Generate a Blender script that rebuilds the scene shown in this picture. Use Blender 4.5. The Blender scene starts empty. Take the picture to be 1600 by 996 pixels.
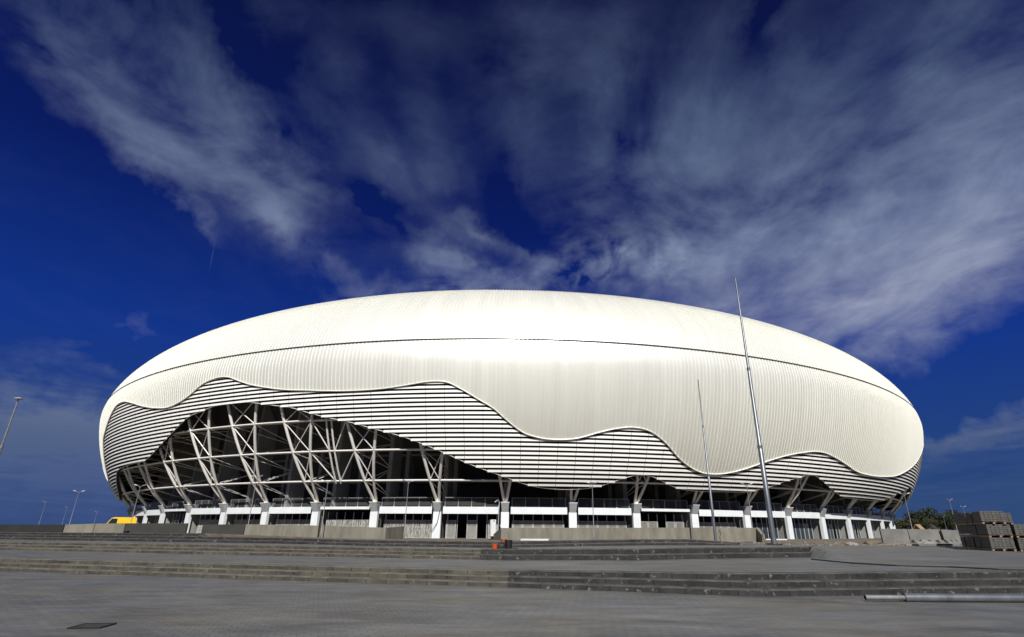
import bpy, math, random
import numpy as np
from math import radians, sin, cos, pi, sqrt
from mathutils import Matrix, Vector
random.seed(7); rng = np.random.default_rng(7)
EYE = 1.485                                   # eye height above the lower plaza (z = 0)
sc = bpy.context.scene
col = sc.collection

# ------------------------------------------------------------------ camera
cam = bpy.data.cameras.new('camera'); co = bpy.data.objects.new('camera', cam); col.objects.link(co)
cam.sensor_width = 36; cam.lens = 841.25*36/1600; cam.shift_x = -28.93/1600
cam.clip_start = .1; cam.clip_end = 20000
co.matrix_world = Matrix.Translation((0, 0, EYE)) @ Matrix.Rotation(pi/2+.37197, 4, 'X') @ Matrix.Rotation(.00629, 4, 'Z')
sc.camera = co
sc.view_settings.view_transform = 'Standard'; sc.view_settings.look = 'None'
sc.view_settings.exposure = .3; sc.view_settings.gamma = 1
sc.view_settings.use_curve_mapping = False
sc.cycles.max_bounces = 6; sc.cycles.diffuse_bounces = 3; sc.cycles.transparent_max_bounces = 12

SUN_EL, SUN_AZ = radians(41), radians(176)    # azimuth clockwise from +Y
P_, F_, R_, X0_ = .37197, 841.25, .00629, 828.93
def ray(x, y):                                # photo pixel (1600x996) -> direction with y = 1
    dx, dy = x-X0_, y-498.
    c, s = cos(R_), sin(R_)
    cx = (dx*c+dy*s)/F_; cy = -(-dx*s+dy*c)/F_
    d = Vector((cx, cos(P_)-cy*sin(P_), sin(P_)+cy*cos(P_)))
    return d/d.y

# ------------------------------------------------------------------ world
w = bpy.data.worlds.new('World'); sc.world = w; w.use_nodes = True
nt = w.node_tree; N = nt.nodes; L = nt.links
bg = N['Background']
sky = N.new('ShaderNodeTexSky'); sky.sky_type = 'NISHITA'; sky.sun_disc = False
sky.sun_elevation = SUN_EL; sky.sun_rotation = SUN_AZ; sky.air_density = 1.0; sky.dust_density = .3; sky.ozone_density = 3.0
def M(op, a, b=None, c=None, clamp=False):
    n = N.new('ShaderNodeMath'); n.operation = op; n.use_clamp = clamp
    for i, v in enumerate((a, b, c)):
        if v is None: continue
        if hasattr(v, 'is_output'): L.new(v, n.inputs[i])
        else: n.inputs[i].default_value = v
    return n.outputs[0]
tc = N.new('ShaderNodeTexCoord'); DIR = tc.outputs['Generated']
nrm = N.new('ShaderNodeVectorMath'); nrm.operation = 'NORMALIZE'; L.new(DIR, nrm.inputs[0]); DIR = nrm.outputs[0]
sx = N.new('ShaderNodeSeparateXYZ'); L.new(DIR, sx.inputs[0])
zc = M('MAXIMUM', sx.outputs[2], .0)
zz = M('ADD', zc, .10)
U = M('DIVIDE', sx.outputs[0], zz); V = M('DIVIDE', sx.outputs[1], zz)
def cloudnoise(su, sv, ou, scale, detail, rough, dist):
    c = N.new('ShaderNodeCombineXYZ'); L.new(M('MULTIPLY', U, su), c.inputs[0]); L.new(M('MULTIPLY', V, sv), c.inputs[1]); c.inputs[2].default_value = ou
    n = N.new('ShaderNodeTexNoise'); n.inputs['Scale'].default_value = scale; n.inputs['Detail'].default_value = detail
    n.inputs['Roughness'].default_value = rough; n.inputs['Distortion'].default_value = dist
    L.new(c.outputs[0], n.inputs['Vector']); return n.outputs['Fac']
nA = cloudnoise(1.0, .75, 3.1, 2.4, 8, .58, .7)
nB = cloudnoise(1.0, 1.0, 9.7, 6.0, 6, .55, .3)
nC = cloudnoise(1.0, .10, 5.3, 4.5, 5, .55, .2)
wn = N.new('ShaderNodeTexNoise'); wn.inputs['Scale'].default_value = 5.5; wn.inputs['Detail'].default_value = 5; wn.inputs['Roughness'].default_value = .6; L.new(DIR, wn.inputs['Vector'])
wv_ = N.new('ShaderNodeVectorMath'); wv_.operation = 'SUBTRACT'; L.new(wn.outputs['Color'], wv_.inputs[0]); wv_.inputs[1].default_value = (.5, .5, .5)
ws_ = N.new('ShaderNodeVectorMath'); ws_.operation = 'SCALE'; L.new(wv_.outputs[0], ws_.inputs[0]); ws_.inputs['Scale'].default_value = .22
wa_ = N.new('ShaderNodeVectorMath'); wa_.operation = 'ADD'; L.new(DIR, wa_.inputs[0]); L.new(ws_.outputs[0], wa_.inputs[1]); WDIR = wa_.outputs[0]
def blob(px, py, ang, s1, s2, amp):           # soft patch: centre pixel of the photo, axis angle (deg, image sense), half-widths in degrees
    c = ray(px, py).normalized()
    right = Vector((c.y, -c.x, 0)).normalized(); up = right.cross(c)
    a = radians(ang); t1 = right*cos(a)+up*sin(a); t2 = -right*sin(a)+up*cos(a)
    o = []
    for t, s in ((t1, s1), (t2, s2)):
        d = N.new('ShaderNodeVectorMath'); d.operation = 'DOT_PRODUCT'; L.new(WDIR if s1 > 1.9 else DIR, d.inputs[0]); d.inputs[1].default_value = t/radians(s)
        o.append(M('MULTIPLY', d.outputs['Value'], d.outputs['Value']))
    return M('MULTIPLY', M('EXPONENT', M('MULTIPLY', M('ADD', o[0], o[1]), -1.0)), amp)
blobs = [ # density added
 (250, 95, -38, 11, 4.6, .75), (90, 40, -40, 7, 2.6, .45), (370, 190, -42, 8, 3.6, .55), (470, 260, -42, 6.5, 2.6, .40), (190, 150, -35, 7, 1.8, .35), (400, 325, -28, 8.5, 1.9, .62), (275, 312, -42, 3.6, .9, .50), (500, 372, -30, 5, 1.0, .30),
 (490, 120, -45, 8, 3.4, .42), (660, 150, -70, 5.5, 3.2, .42), (600, 250, -30, 4.5, 1.8, .35), (700, 260, -35, 4, 1.8, .28), (620, 20, 0, 7, 2.4, .2),
 (680, 405, -30, 5.0, 2.0, 1.0), (590, 435, 5, 4.5, 1.2, .6), (770, 380, -22, 6.5, 1.0, .50), (770, 440, 0, 5, 1.4, .7), (640, 345, -25, 3, .8, .35),
 (955, 105, 75, 6.5, 4.2, .55), (860, 40, 0, 5, 3, .3), (935, 290, 75, 6, 4, .50), (960, 430, 5, 9.5, 2.8, 1.0), (900, 395, 20, 6, 1.6, .45), (1060, 215, 40, 7, 4, .45), (1240, 130, 60, 6, 3.8, .55),
 (1100, 330, 45, 8, 5, .60), (1160, 400, 40, 9, 4, .7), (1290, 330, 40, 13, 4.4, .65), (1420, 280, 42, 14, 5, .6), (1330, 470, 33, 11, 3.4, .75), (1480, 430, 24, 9, 3.0, .7), (1400, 520, 20, 6, 1.8, .6),
 (1540, 190, 46, 11, 4.4, .48), (1330, 60, 50, 8, 3, .35), (1450, 60, 48, 8, 2.2, .35), (1090, 60, 30, 6, 3, .3), (1590, 330, 40, 8, 5, .5),
 (20, 712, 0, 15, 5.2, 2.6), (160, 665, -12, 8, 2.2, .9), (1570, 676, 9, 9, 1.7, 1.1), (1470, 700, 6, 6, 1.3, .8), (1540, 790, 2, 12, 1.6, .35), (1500, 750, 0, 10, 1.2, .2),
 (150, 566, -10, 4, .8, .45), (222, 512, -12, 3.5, .8, .5), (100, 540, -8, 3, .7, .25), (150, 530, 0, 2, .6, .2), (30, 218, -30, 4, 1.2, .35), (1080, 250, 20, 12, 6, .25), (1480, 330, 40, 10, 8, .25), (200, 480, -10, 2, .4, .2),
 # clear patches
 (385, 80, -55, 3.4, 1.8, -.7), (810, 310, -75, 5, 2.0, -.3), (800, 130, 80, 7, 4, .45), (830, 230, 80, 5, 3, .2), (1182, 50, 62, 6, 1.6, -.3), (1560, 40, 50, 6, 2, -.3), (1570, 585, 17, 16, 2.6, -1.0), (1010, 170, 50, 4, 2, -.2),
 (60, 430, -20, 14, 6, -.5), (590, 320, -25, 5, 1.4, -.45), (130, 290, -35, 9, 3, -.4), (300, 220, -40, 6, 1.0, -.25)]
acc = None
for b in blobs:
    v = blob(*b); acc = v if acc is None else M('ADD', acc, v)
tex = M('ADD', M('MULTIPLY', M('SUBTRACT', nA, .5), 3.0), M('ADD', M('MULTIPLY', M('SUBTRACT', nB, .5), 1.15), M('MULTIPLY', M('SUBTRACT', nC, .5), .7)))
rn = N.new('ShaderNodeTexNoise'); rn.inputs['Scale'].default_value = 26; rn.inputs['Detail'].default_value = 3; rn.inputs['Distortion'].default_value = .6; L.new(DIR, rn.inputs['Vector'])
rip = M('ADD', blob(960, 425, 5, 9, 3.4, 1.0), blob(1340, 370, 40, 9, 3, .25))     # rippled puffs low over the roof
tex = M('ADD', tex, M('MULTIPLY', M('MULTIPLY', M('SUBTRACT', rn.outputs['Fac'], .5), 2.6), rip))
mask = M('MAXIMUM', acc, 0.0)
dens = M('ADD', M('MULTIPLY', mask, .47), M('MULTIPLY', tex, M('ADD', M('MULTIPLY', M('MINIMUM', mask, .75), .78), .02)))
dens = M('MULTIPLY', M('MAXIMUM', dens, 0), .92, clamp=True)
# contrail: a short vertical line
dens = M('ADD', dens, blob(332, 399, 92, 1.0, .035, .12))
rp = N.new('ShaderNodeValToRGB'); L.new(zc, rp.inputs[0]); e = rp.color_ramp.elements
e[0].position = 0; e[0].color = (.024, .056, .140, 1); e[1].position = 1; e[1].color = (.002, .004, .030, 1)
for p_, c_ in ((.10, (.013, .044, .165, 1)), (.28, (.0045, .027, .20, 1)), (.5, (.0022, .0090, .092, 1)), (.75, (.0022, .0048, .040, 1))):
    q_ = e.new(p_); q_.color = c_
gm = N.new('ShaderNodeMixRGB'); gm.inputs[0].default_value = .004         # deep polarised blue over the physical sky
sc10 = N.new('ShaderNodeVectorMath'); sc10.operation = 'SCALE'; L.new(rp.outputs[0], sc10.inputs[0]); sc10.inputs['Scale'].default_value = 10
L.new(sc10.outputs[0], gm.inputs[1]); L.new(sky.outputs[0], gm.inputs[2])
cc = N.new('ShaderNodeValToRGB'); L.new(zc, cc.inputs[0]); e = cc.color_ramp.elements
e[0].position = 0; e[0].color = (.035, .065, .19, 1); e[1].position = .9; e[1].color = (.060, .085, .19, 1)
for p_, c_ in ((.12, (.072, .105, .20, 1)), (.24, (.15, .185, .30, 1)), (.34, (.27, .30, .40, 1)), (.44, (.215, .26, .37, 1)), (.62, (.11, .155, .25, 1))):
    q_ = e.new(p_); q_.color = c_
lowc = N.new('ShaderNodeVectorMath'); lowc.operation = 'SCALE'; L.new(cc.outputs[0], lowc.inputs[0]); lowc.inputs['Scale'].default_value = 10
mx = N.new('ShaderNodeMixRGB'); L.new(dens, mx.inputs[0]); L.new(gm.outputs[0], mx.inputs[1]); L.new(lowc.outputs[0], mx.inputs[2])
L.new(mx.outputs[0], bg.inputs[0]); bg.inputs[1].default_value = .1

# ------------------------------------------------------------------ sun
sl = bpy.data.lights.new('sun', 'SUN'); so = bpy.data.objects.new('sun', sl); col.objects.link(so)
sl.energy = 4.6; sl.angle = radians(.53); sl.color = (1, .972, .925)
sd = Vector((sin(SUN_AZ)*cos(SUN_EL), cos(SUN_AZ)*cos(SUN_EL), sin(SUN_EL)))
so.rotation_euler = sd.to_track_quat('Z', 'Y').to_euler()

# ------------------------------------------------------------------ materials
def mat(name, rgb, rough=.7, metal=0., noise=0., scale=3., bump=0., bscale=30., c2=None, spec=None, coat=0., stretch=(1, 1, 1)):
    m = bpy.data.materials.new(name); m.use_nodes = True
    t = m.node_tree; n = t.nodes; b = n['Principled BSDF']
    b.inputs['Base Color'].default_value = (*rgb, 1); b.inputs['Roughness'].default_value = rough; b.inputs['Metallic'].default_value = metal
    if spec is not None: b.inputs['Specular IOR Level'].default_value = spec
    if coat: b.inputs['Coat Weight'].default_value = coat
    tcn = n.new('ShaderNodeTexCoord'); mp = n.new('ShaderNodeMapping'); mp.inputs['Scale'].default_value = stretch
    t.links.new(tcn.outputs['Object'], mp.inputs[0])
    if noise:
        q = n.new('ShaderNodeTexNoise'); q.inputs['Scale'].default_value = scale; q.inputs['Detail'].default_value = 8; q.inputs['Roughness'].default_value = .62
        t.links.new(mp.outputs[0], q.inputs['Vector'])
        r = n.new('ShaderNodeMapRange'); r.inputs[1].default_value = .3; r.inputs[2].default_value = .7
        t.links.new(q.outputs['Fac'], r.inputs[0])
        x = n.new('ShaderNodeMixRGB'); t.links.new(r.outputs[0], x.inputs[0])
        x.inputs[1].default_value = (*[v*(1-noise) for v in rgb], 1)
        x.inputs[2].default_value = (*(c2 or [min(1, v*(1+noise)) for v in rgb]), 1)
        t.links.new(x.outputs[0], b.inputs['Base Color'])
    if bump:
        q = n.new('ShaderNodeTexNoise'); q.inputs['Scale'].default_value = bscale; q.inputs['Detail'].default_value = 6
        t.links.new(mp.outputs[0], q.inputs['Vector'])
        u = n.new('ShaderNodeBump'); u.inputs['Strength'].default_value = bump; u.inputs['Distance'].default_value = .05
        t.links.new(q.outputs['Fac'], u.inputs['Height']); t.links.new(u.outputs[0], b.inputs['Normal'])
    return m
mShell = mat('satin_cream_cladding', (.85, .848, .77), .44, .42, 0, .35, spec=.6)
def sheet_tones(m):
    t = m.node_tree; n = t.nodes; k = t.links; b = n['Principled BSDF']; uv = n.new('ShaderNodeUVMap'); sp = n.new('ShaderNodeSeparateXYZ'); k.new(uv.outputs[0], sp.inputs[0])
    def mth(op, a, v):
        q = n.new('ShaderNodeMath'); q.operation = op; k.new(a, q.inputs[0]); q.inputs[1].default_value = v; return q.outputs[0]
    fl = mth('FLOOR', mth('DIVIDE', sp.outputs[0], .98), 0); wn_ = n.new('ShaderNodeTexWhiteNoise'); wn_.noise_dimensions = '1D'; k.new(fl, wn_.inputs['W'])
    mp = n.new('ShaderNodeMapping'); mp.inputs['Scale'].default_value = (1.4, .09, 1); k.new(uv.outputs[0], mp.inputs[0])
    q = n.new('ShaderNodeTexNoise'); q.inputs['Scale'].default_value = 1; q.inputs['Detail'].default_value = 7; k.new(mp.outputs[0], q.inputs['Vector'])
    r = n.new('ShaderNodeMapRange'); k.new(wn_.outputs['Value'], r.inputs[0]); r.inputs[3].default_value = .98; r.inputs[4].default_value = 1.01
    r2 = n.new('ShaderNodeMapRange'); k.new(q.outputs['Fac'], r2.inputs[0]); r2.inputs[1].default_value = .3; r2.inputs[2].default_value = .7; r2.inputs[3].default_value = .95; r2.inputs[4].default_value = 1.02
    mm = n.new('ShaderNodeMath'); mm.operation = 'MULTIPLY'; k.new(r.outputs[0], mm.inputs[0]); k.new(r2.outputs[0], mm.inputs[1])
    x = n.new('ShaderNodeMixRGB'); x.blend_type = 'MULTIPLY'; x.inputs[0].default_value = 1; x.inputs[1].default_value = b.inputs['Base Color'].default_value; k.new(mm.outputs[0], x.inputs[2]); k.new(x.outputs[0], b.inputs['Base Color'])
    r3 = n.new('ShaderNodeMapRange'); k.new(wn_.outputs['Value'], r3.inputs[0]); r3.inputs[3].default_value = .43; r3.inputs[4].default_value = .46; k.new(r3.outputs[0], b.inputs['Roughness'])
sheet_tones(mShell)
mRib = mat('cream_cladding_seam', (.85, .848, .78), .45, .36, .03, .5)
mLouv = mat('ivory_louvre_metal', (.84, .83, .78), .45, .05, .03, .8)
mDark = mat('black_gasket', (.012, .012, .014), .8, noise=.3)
mBack = mat('near_black_backing', (.008, .008, .009), .9, noise=.3)  # near-black tone; behind the louvres it stands in for interior shade
mWhite = mat('white_render', (.66, .69, .70), .75, noise=.07, scale=.8, bump=.1)
mCap = mat('grey_fair_concrete', (.36, .37, .38), .7, noise=.1, scale=2, bump=.15)
mSteel = mat('grey_white_painted_steel', (.74, .715, .67), .45, .1, noise=.06, scale=2)
mGalv = mat('galvanised_steel', (.20, .20, .205), .5, .4, noise=.25, scale=6)
mMast = mat('galvanised_mast_steel', (.17, .185, .20), .42, .6, noise=.3, scale=2.5, stretch=(1, 1, .3))
mFin = mat('raw_concrete_fin', (.27, .27, .255), .8, noise=.18, scale=.7, bump=.2)
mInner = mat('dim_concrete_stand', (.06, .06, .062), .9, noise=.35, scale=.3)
mDeck = mat('concrete_deck', (.2, .2, .19), .85, noise=.15)
mGlassDark = mat('dark_glazing', (.02, .026, .03), .12, 0, noise=.3, scale=.5, spec=.7)
mAl = mat('pale_aluminium', (.5, .52, .52), .4, .6, noise=.1)
mFence = mat('galvanised_fence_bar', (.55, .54, .5), .5, .4, noise=.15)
mWall = mat('stained_beige_concrete', (.17, .16, .125), .85, noise=.3, scale=1.2, bump=.3, bscale=12, stretch=(1, 1, .25))
mWallD = mat('dark_grey_concrete', (.034, .033, .029), .85, noise=.2, scale=.8, bump=.2)  # darker grey tone for some of the wall panels
mWallB = mat('near_black_concrete', (.014, .013, .013), .8, noise=.3, scale=.8)  # near-black tone for the leftmost wall
mPrecast = mat('grey_precast_concrete', (.14, .137, .128), .85, noise=.28, scale=.7, bump=.3, bscale=8)
mPaver = mat('grey_concrete_paver', (.098, .094, .085), .85, noise=.3, scale=5, bump=.3)
mWood = mat('weathered_pallet_wood', (.25, .17, .11), .8, noise=.3, scale=6)
mYellow = mat('yellow_van_paint', (.80, .52, .02), .3, 0, noise=.04, coat=.5)
mGlass = mat('tinted_car_glass', (.02, .025, .03), .08, spec=.8)
mRubber = mat('black_rubber', (.015, .015, .015), .7, noise=.3)
mOrange = mat('orange_plastic', (.45, .07, .015), .45, noise=.1)
mBlackP = mat('black_plastic', (.006, .006, .007), .6, noise=.3)
mWhiteP = mat('white_painted_metal', (.60, .60, .58), .45, noise=.05)
mLeaf = mat('olive_leaves', (.026, .036, .012), .75, noise=.45, scale=.5, c2=(.055, .062, .02))
mLeaf2 = mat('dark_green_leaves', (.014, .024, .010), .75, noise=.45, scale=.5, c2=(.034, .046, .016))
mBark = mat('grey_bark', (.09, .07, .05), .9, noise=.3)
mPeach = mat('peach_render', (.30, .20, .11), .85, noise=.1); mRoof = mat('red_roof_tile', (.16, .075, .05), .85, noise=.3, scale=4)
mHouseW = mat('cream_render', (.6, .57, .5), .85, noise=.1)
mSheet = mat('grey_gate_sheet', (.16, .16, .15), .6, noise=.3, scale=3, stretch=(3, 3, .2))
mDoor = mat('blue_tinted_glazing', (.030, .042, .05), .18, noise=.4, scale=.6, spec=.6)
mTread = mat('dusty_sunlit_tread', (.085, .080, .066), .85, noise=.45, scale=3, bump=.3)  # paler step tops: dust, plus the sun they catch put into the colour
mTreadD = mat('dark_stone_tread', (.042, .040, .037), .8, noise=.55, scale=2.5, bump=.3, c2=(.085, .08, .072))  # paler than the dark risers, sunlit step tops put into the colour
mRust = mat('rusty_iron', (.05, .045, .042), .7, .4, noise=.35, scale=5, bump=.3)
mRub = mat('broken_concrete', (.22, .21, .19), .9, noise=.3, scale=5, bump=.5)

def glassmat():
    m = bpy.data.materials.new('smoked_glass'); m.use_nodes = True; t = m.node_tree; n = t.nodes
    b = n['Principled BSDF']; b.inputs['Base Color'].default_value = (.13, .13, .12, 1); b.inputs['Roughness'].default_value = .3; b.inputs['Specular IOR Level'].default_value = .25; b.inputs['Alpha'].default_value = .38
    return m
mRail = glassmat()

def stonemat(name, base, dark, blk=(1.05, .15), lim=.63):
    """stone steps: blocks with joints, mottled, with pale lime splashes"""
    m = bpy.data.materials.new(name); m.use_nodes = True; t = m.node_tree; n = t.nodes; k = t.links
    b = n['Principled BSDF']; b.inputs['Roughness'].default_value = .8
    uv = n.new('ShaderNodeUVMap')
    br = n.new('ShaderNodeTexBrick'); br.inputs['Scale'].default_value = 1; br.inputs['Brick Width'].default_value = blk[0]; br.inputs['Row Height'].default_value = blk[1]
    br.inputs['Mortar Size'].default_value = .014; br.inputs['Mortar Smooth'].default_value = .1; br.offset = .5
    br.inputs['Color1'].default_value = (*base, 1); br.inputs['Color2'].default_value = (*[v*.62 for v in base], 1); br.inputs['Mortar'].default_value = (*dark, 1)
    k.new(uv.outputs[0], br.inputs['Vector'])
    tcn = n.new('ShaderNodeTexCoord')
    q = n.new('ShaderNodeTexNoise'); q.inputs['Scale'].default_value = 1.6; q.inputs['Detail'].default_value = 9; q.inputs['Roughness'].default_value = .7; k.new(tcn.outputs['Object'], q.inputs['Vector'])
    r = n.new('ShaderNodeMapRange'); r.inputs[1].default_value = .35; r.inputs[2].default_value = .68; r.inputs[3].default_value = .45; r.inputs[4].default_value = 1.55; k.new(q.outputs['Fac'], r.inputs[0])
    x = n.new('ShaderNodeMixRGB'); x.blend_type = 'MULTIPLY'; x.inputs[0].default_value = 1; k.new(br.outputs['Color'], x.inputs[1]); k.new(r.outputs[0], x.inputs[2])
    q2 = n.new('ShaderNodeTexNoise'); q2.inputs['Scale'].default_value = 5.5; q2.inputs['Detail'].default_value = 10; q2.inputs['Roughness'].default_value = .75; k.new(tcn.outputs['Object'], q2.inputs['Vector'])
    r2 = n.new('ShaderNodeMapRange'); r2.inputs[1].default_value = lim; r2.inputs[2].default_value = lim+.05; k.new(q2.outputs['Fac'], r2.inputs[0])
    y = n.new('ShaderNodeMixRGB'); k.new(r2.outputs[0], y.inputs[0]); k.new(x.outputs[0], y.inputs[1]); y.inputs[2].default_value = (*[min(.5, v*3.2+.05) for v in base], 1)
    k.new(y.outputs[0], b.inputs['Base Color'])
    u = n.new('ShaderNodeBump'); u.inputs['Strength'].default_value = .5; u.inputs['Distance'].default_value = .02; k.new(q2.outputs['Fac'], u.inputs['Height']); k.new(u.outputs[0], b.inputs['Normal'])
    return m
mStone = stonemat('weathered_stone_block', (.078, .070, .052), (.012, .011, .009), (.62, .15), .62)
mStoneD = stonemat('dark_basalt_block', (.027, .026, .025), (.004, .004, .004), (.62, .15), .575)

def pavemat():
    """grey concrete block paving with sandy tracks, dust and darker worn joints"""
    m = bpy.data.materials.new('grey_block_paving'); m.use_nodes = True; t = m.node_tree; n = t.nodes; k = t.links
    b = n['Principled BSDF']; tcn = n.new('ShaderNodeTexCoord')
    mp = n.new('ShaderNodeMapping'); mp.inputs['Rotation'].default_value = (0, 0, radians(-20)); k.new(tcn.outputs['Object'], mp.inputs[0])
    br = n.new('ShaderNodeTexBrick'); br.inputs['Scale'].default_value = 1; br.inputs['Brick Width'].default_value = .2; br.inputs['Row Height'].default_value = .2; br.offset = .5
    br.inputs['Mortar Size'].default_value = .008; br.inputs['Color1'].default_value = (.110, .114, .115, 1); br.inputs['Color2'].default_value = (.088, .092, .093, 1); br.inputs['Mortar'].default_value = (.040, .040, .040, 1)
    k.new(mp.outputs[0], br.inputs['Vector'])
    def noise(sc_, st, lo, hi, det=6, ro=.6, rot=0):
        mm = n.new('ShaderNodeMapping'); mm.inputs['Scale'].default_value = st; mm.inputs['Rotation'].default_value = (0, 0, radians(rot)); k.new(tcn.outputs['Object'], mm.inputs[0])
        q = n.new('ShaderNodeTexNoise'); q.inputs['Scale'].default_value = sc_; q.inputs['Detail'].default_value = det; q.inputs['Roughness'].default_value = ro; q.inputs['Distortion'].default_value = .4; k.new(mm.outputs[0], q.inputs['Vector'])
        r = n.new('ShaderNodeMapRange'); r.inputs[1].default_value = lo; r.inputs[2].default_value = hi; r.inputs['To Min'].default_value = 0; k.new(q.outputs['Fac'], r.inputs[0]); return r.outputs[0], q.outputs['Fac']
    def mix(f, a, c, typ='MIX', fac=None):
        x = n.new('ShaderNodeMixRGB'); x.blend_type = typ
        if f is not None: k.new(f, x.inputs[0])
        else: x.inputs[0].default_value = fac
        k.new(a, x.inputs[1])
        if hasattr(c, 'is_output'): k.new(c, x.inputs[2])
        else: x.inputs[2].default_value = (*c, 1)
        return x.outputs[0]
    def scl(f, v):
        z = n.new('ShaderNodeMath'); z.operation = 'MULTIPLY'; k.new(f, z.inputs[0]); z.inputs[1].default_value = v; return z.outputs[0]
    sand, _ = noise(.28, (1, 2.2, 1), .44, .60, 8, .7, 8)
    c = mix(scl(sand, .6), br.outputs['Color'], (.122, .110, .084))
    blue, _ = noise(.22, (1, 1.3, 1), .5, .72, 7, .6, -15)
    c = mix(scl(blue, .7), c, (.110, .119, .136))
    d, _ = noise(.9, (.5, 1.5, 1), .36, .66, 9, .72, -18)
    g = n.new('ShaderNodeMapRange'); k.new(d, g.inputs[0]); g.inputs[3].default_value = .62; g.inputs[4].default_value = 1.38
    c = mix(None, c, g.outputs[0], 'MULTIPLY', 1.0)
    stn, _ = noise(1.6, (.35, 2.6, 1), .58, .68, 9, .7, 6)
    c = mix(scl(stn, .4), c, (.042, .040, .036))
    lt, _ = noise(2.3, (.5, 2.2, 1), .60, .70, 8, .7, -12)
    c = mix(scl(lt, .5), c, (.17, .165, .16))
    sp, spf = noise(26, (1, 1, 1), .66, .72, 4, .7)
    c = mix(scl(sp, .5), c, (.035, .033, .03))
    k.new(c, b.inputs['Base Color'])
    b.inputs['Roughness'].default_value = .62
    u = n.new('ShaderNodeBump'); u.inputs['Strength'].default_value = .35; u.inputs['Distance'].default_value = .01; k.new(spf, u.inputs['Height']); k.new(u.outputs[0], b.inputs['Normal'])
    return m
mPave = pavemat()
mDirt = mat('sandy_building_soil', (.10, .085, .06), .95, noise=.45, scale=.9, c2=(.18, .15, .11), bump=.7, bscale=3)

# ------------------------------------------------------------------ helpers
class MB:
    def __init__(s): s.v = []; s.f = []; s.uv = None; s.m = []; s.mi = 0
    def add(s, vs, fs):
        o = len(s.v); s.v.extend([tuple(map(float, p)) for p in vs]); s.f.extend([tuple(i+o for i in f) for f in fs]); s.m.extend([s.mi]*len(fs))
    def box(s, c, d, rot=0., mtx=None):
        x, y, z = [q/2 for q in d]
        vs = [Vector((a*x, b_*y, e*z)) for a in (-1, 1) for b_ in (-1, 1) for e in (-1, 1)]
        R = mtx or Matrix.Rotation(rot, 3, 'Z')
        vs = [R @ p+Vector(c) for p in vs]
        s.add(vs, [(0, 1, 3, 2), (4, 6, 7, 5), (0, 4, 5, 1), (2, 3, 7, 6), (0, 2, 6, 4), (1, 5, 7, 3)])
    def hexa(s, a, b_):                       # two quads (bottom a, top b)
        s.add(list(a)+list(b_), [(3, 2, 1, 0), (4, 5, 6, 7), (0, 1, 5, 4), (1, 2, 6, 5), (2, 3, 7, 6), (3, 0, 4, 7)])
    def tube(s, pts, r, n=8, cap=True):
        pts = [Vector(p) for p in pts]; rr = r if hasattr(r, '__len__') else [r]*len(pts)
        ring = []; ref = None
        for i, p in enumerate(pts):
            d = (pts[min(i+1, len(pts)-1)]-pts[max(i-1, 0)]).normalized()
            if ref is None: ref = Vector((0, 0, 1)) if abs(d.z) < .9 else Vector((1, 0, 0))
            u = ref.cross(d).normalized(); v_ = d.cross(u); ref = -u.cross(d) if False else ref
            ring.append([p+(u*cos(2*pi*k/n)+v_*sin(2*pi*k/n))*rr[i] for k in range(n)])
        vs = [q for g in ring for q in g]; fs = []
        for i in range(len(pts)-1):
            for k in range(n):
                a = i*n+k; b_ = i*n+(k+1) % n; fs.append((a, b_, b_+n, a+n))
        if cap: fs += [tuple(range(n))[::-1], tuple((len(pts)-1)*n+k for k in range(n))]
        s.add(vs, fs)
    def build(s, name, mats, parent=None, smooth=False, loc=None):
        me = bpy.data.meshes.new(name); vs = s.v
        if loc is not None: vs = [(p[0]-loc[0], p[1]-loc[1], p[2]-loc[2]) for p in vs]
        me.from_pydata(vs, [], s.f); me.validate()
        for m in (mats if isinstance(mats, (list, tuple)) else [mats]): me.materials.append(m)
        if len(s.m) == len(me.polygons) and any(s.m): me.polygons.foreach_set('material_index', s.m)
        if smooth: me.polygons.foreach_set('use_smooth', [True]*len(me.polygons)); me.set_sharp_from_angle(angle=radians(40))
        o = bpy.data.objects.new(name, me); col.objects.link(o)
        if loc is not None: o.location = loc
        if parent is not None: o.parent = parent
        return o
def tag(o, label=None, cat=None, group=None, kind=None):
    for k_, v_ in (('label', label), ('category', cat), ('group', group), ('kind', kind)):
        if v_: o[k_] = v_
    return o
def empty(name, loc=(0, 0, 0), rz=0.):
    o = bpy.data.objects.new(name, None); o.empty_display_size = .2; col.objects.link(o); o.location = loc; o.rotation_euler = (0, 0, rz); return o
def copy_tree(o, parent=None):
    c = o.copy(); col.objects.link(c)
    if parent is not None: c.parent = parent
    for ch in list(o.children): copy_tree(ch, c)
    return c
def grid(name, P, m, parent=None, smooth=True, uv=None):
    """P: (a, b, 3) array -> quad sheet"""
    a, b, _ = P.shape; me = bpy.data.meshes.new(name)
    idx = np.arange(a*b).reshape(a, b)
    f = np.stack([idx[:-1, :-1], idx[1:, :-1], idx[1:, 1:], idx[:-1, 1:]], -1).reshape(-1, 4)
    me.from_pydata(P.reshape(-1, 3).tolist(), [], f.tolist())
    if uv is not None:
        ul = me.uv_layers.new(name='UVMap'); ul.data.foreach_set('uv', uv.reshape(-1, 2)[f.reshape(-1)].astype(float).ravel())
    me.materials.append(m)
    if smooth: me.polygons.foreach_set('use_smooth', [True]*len(me.polygons))
    o = bpy.data.objects.new(name, me); col.objects.link(o)
    if parent is not None: o.parent = parent
    return o

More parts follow.
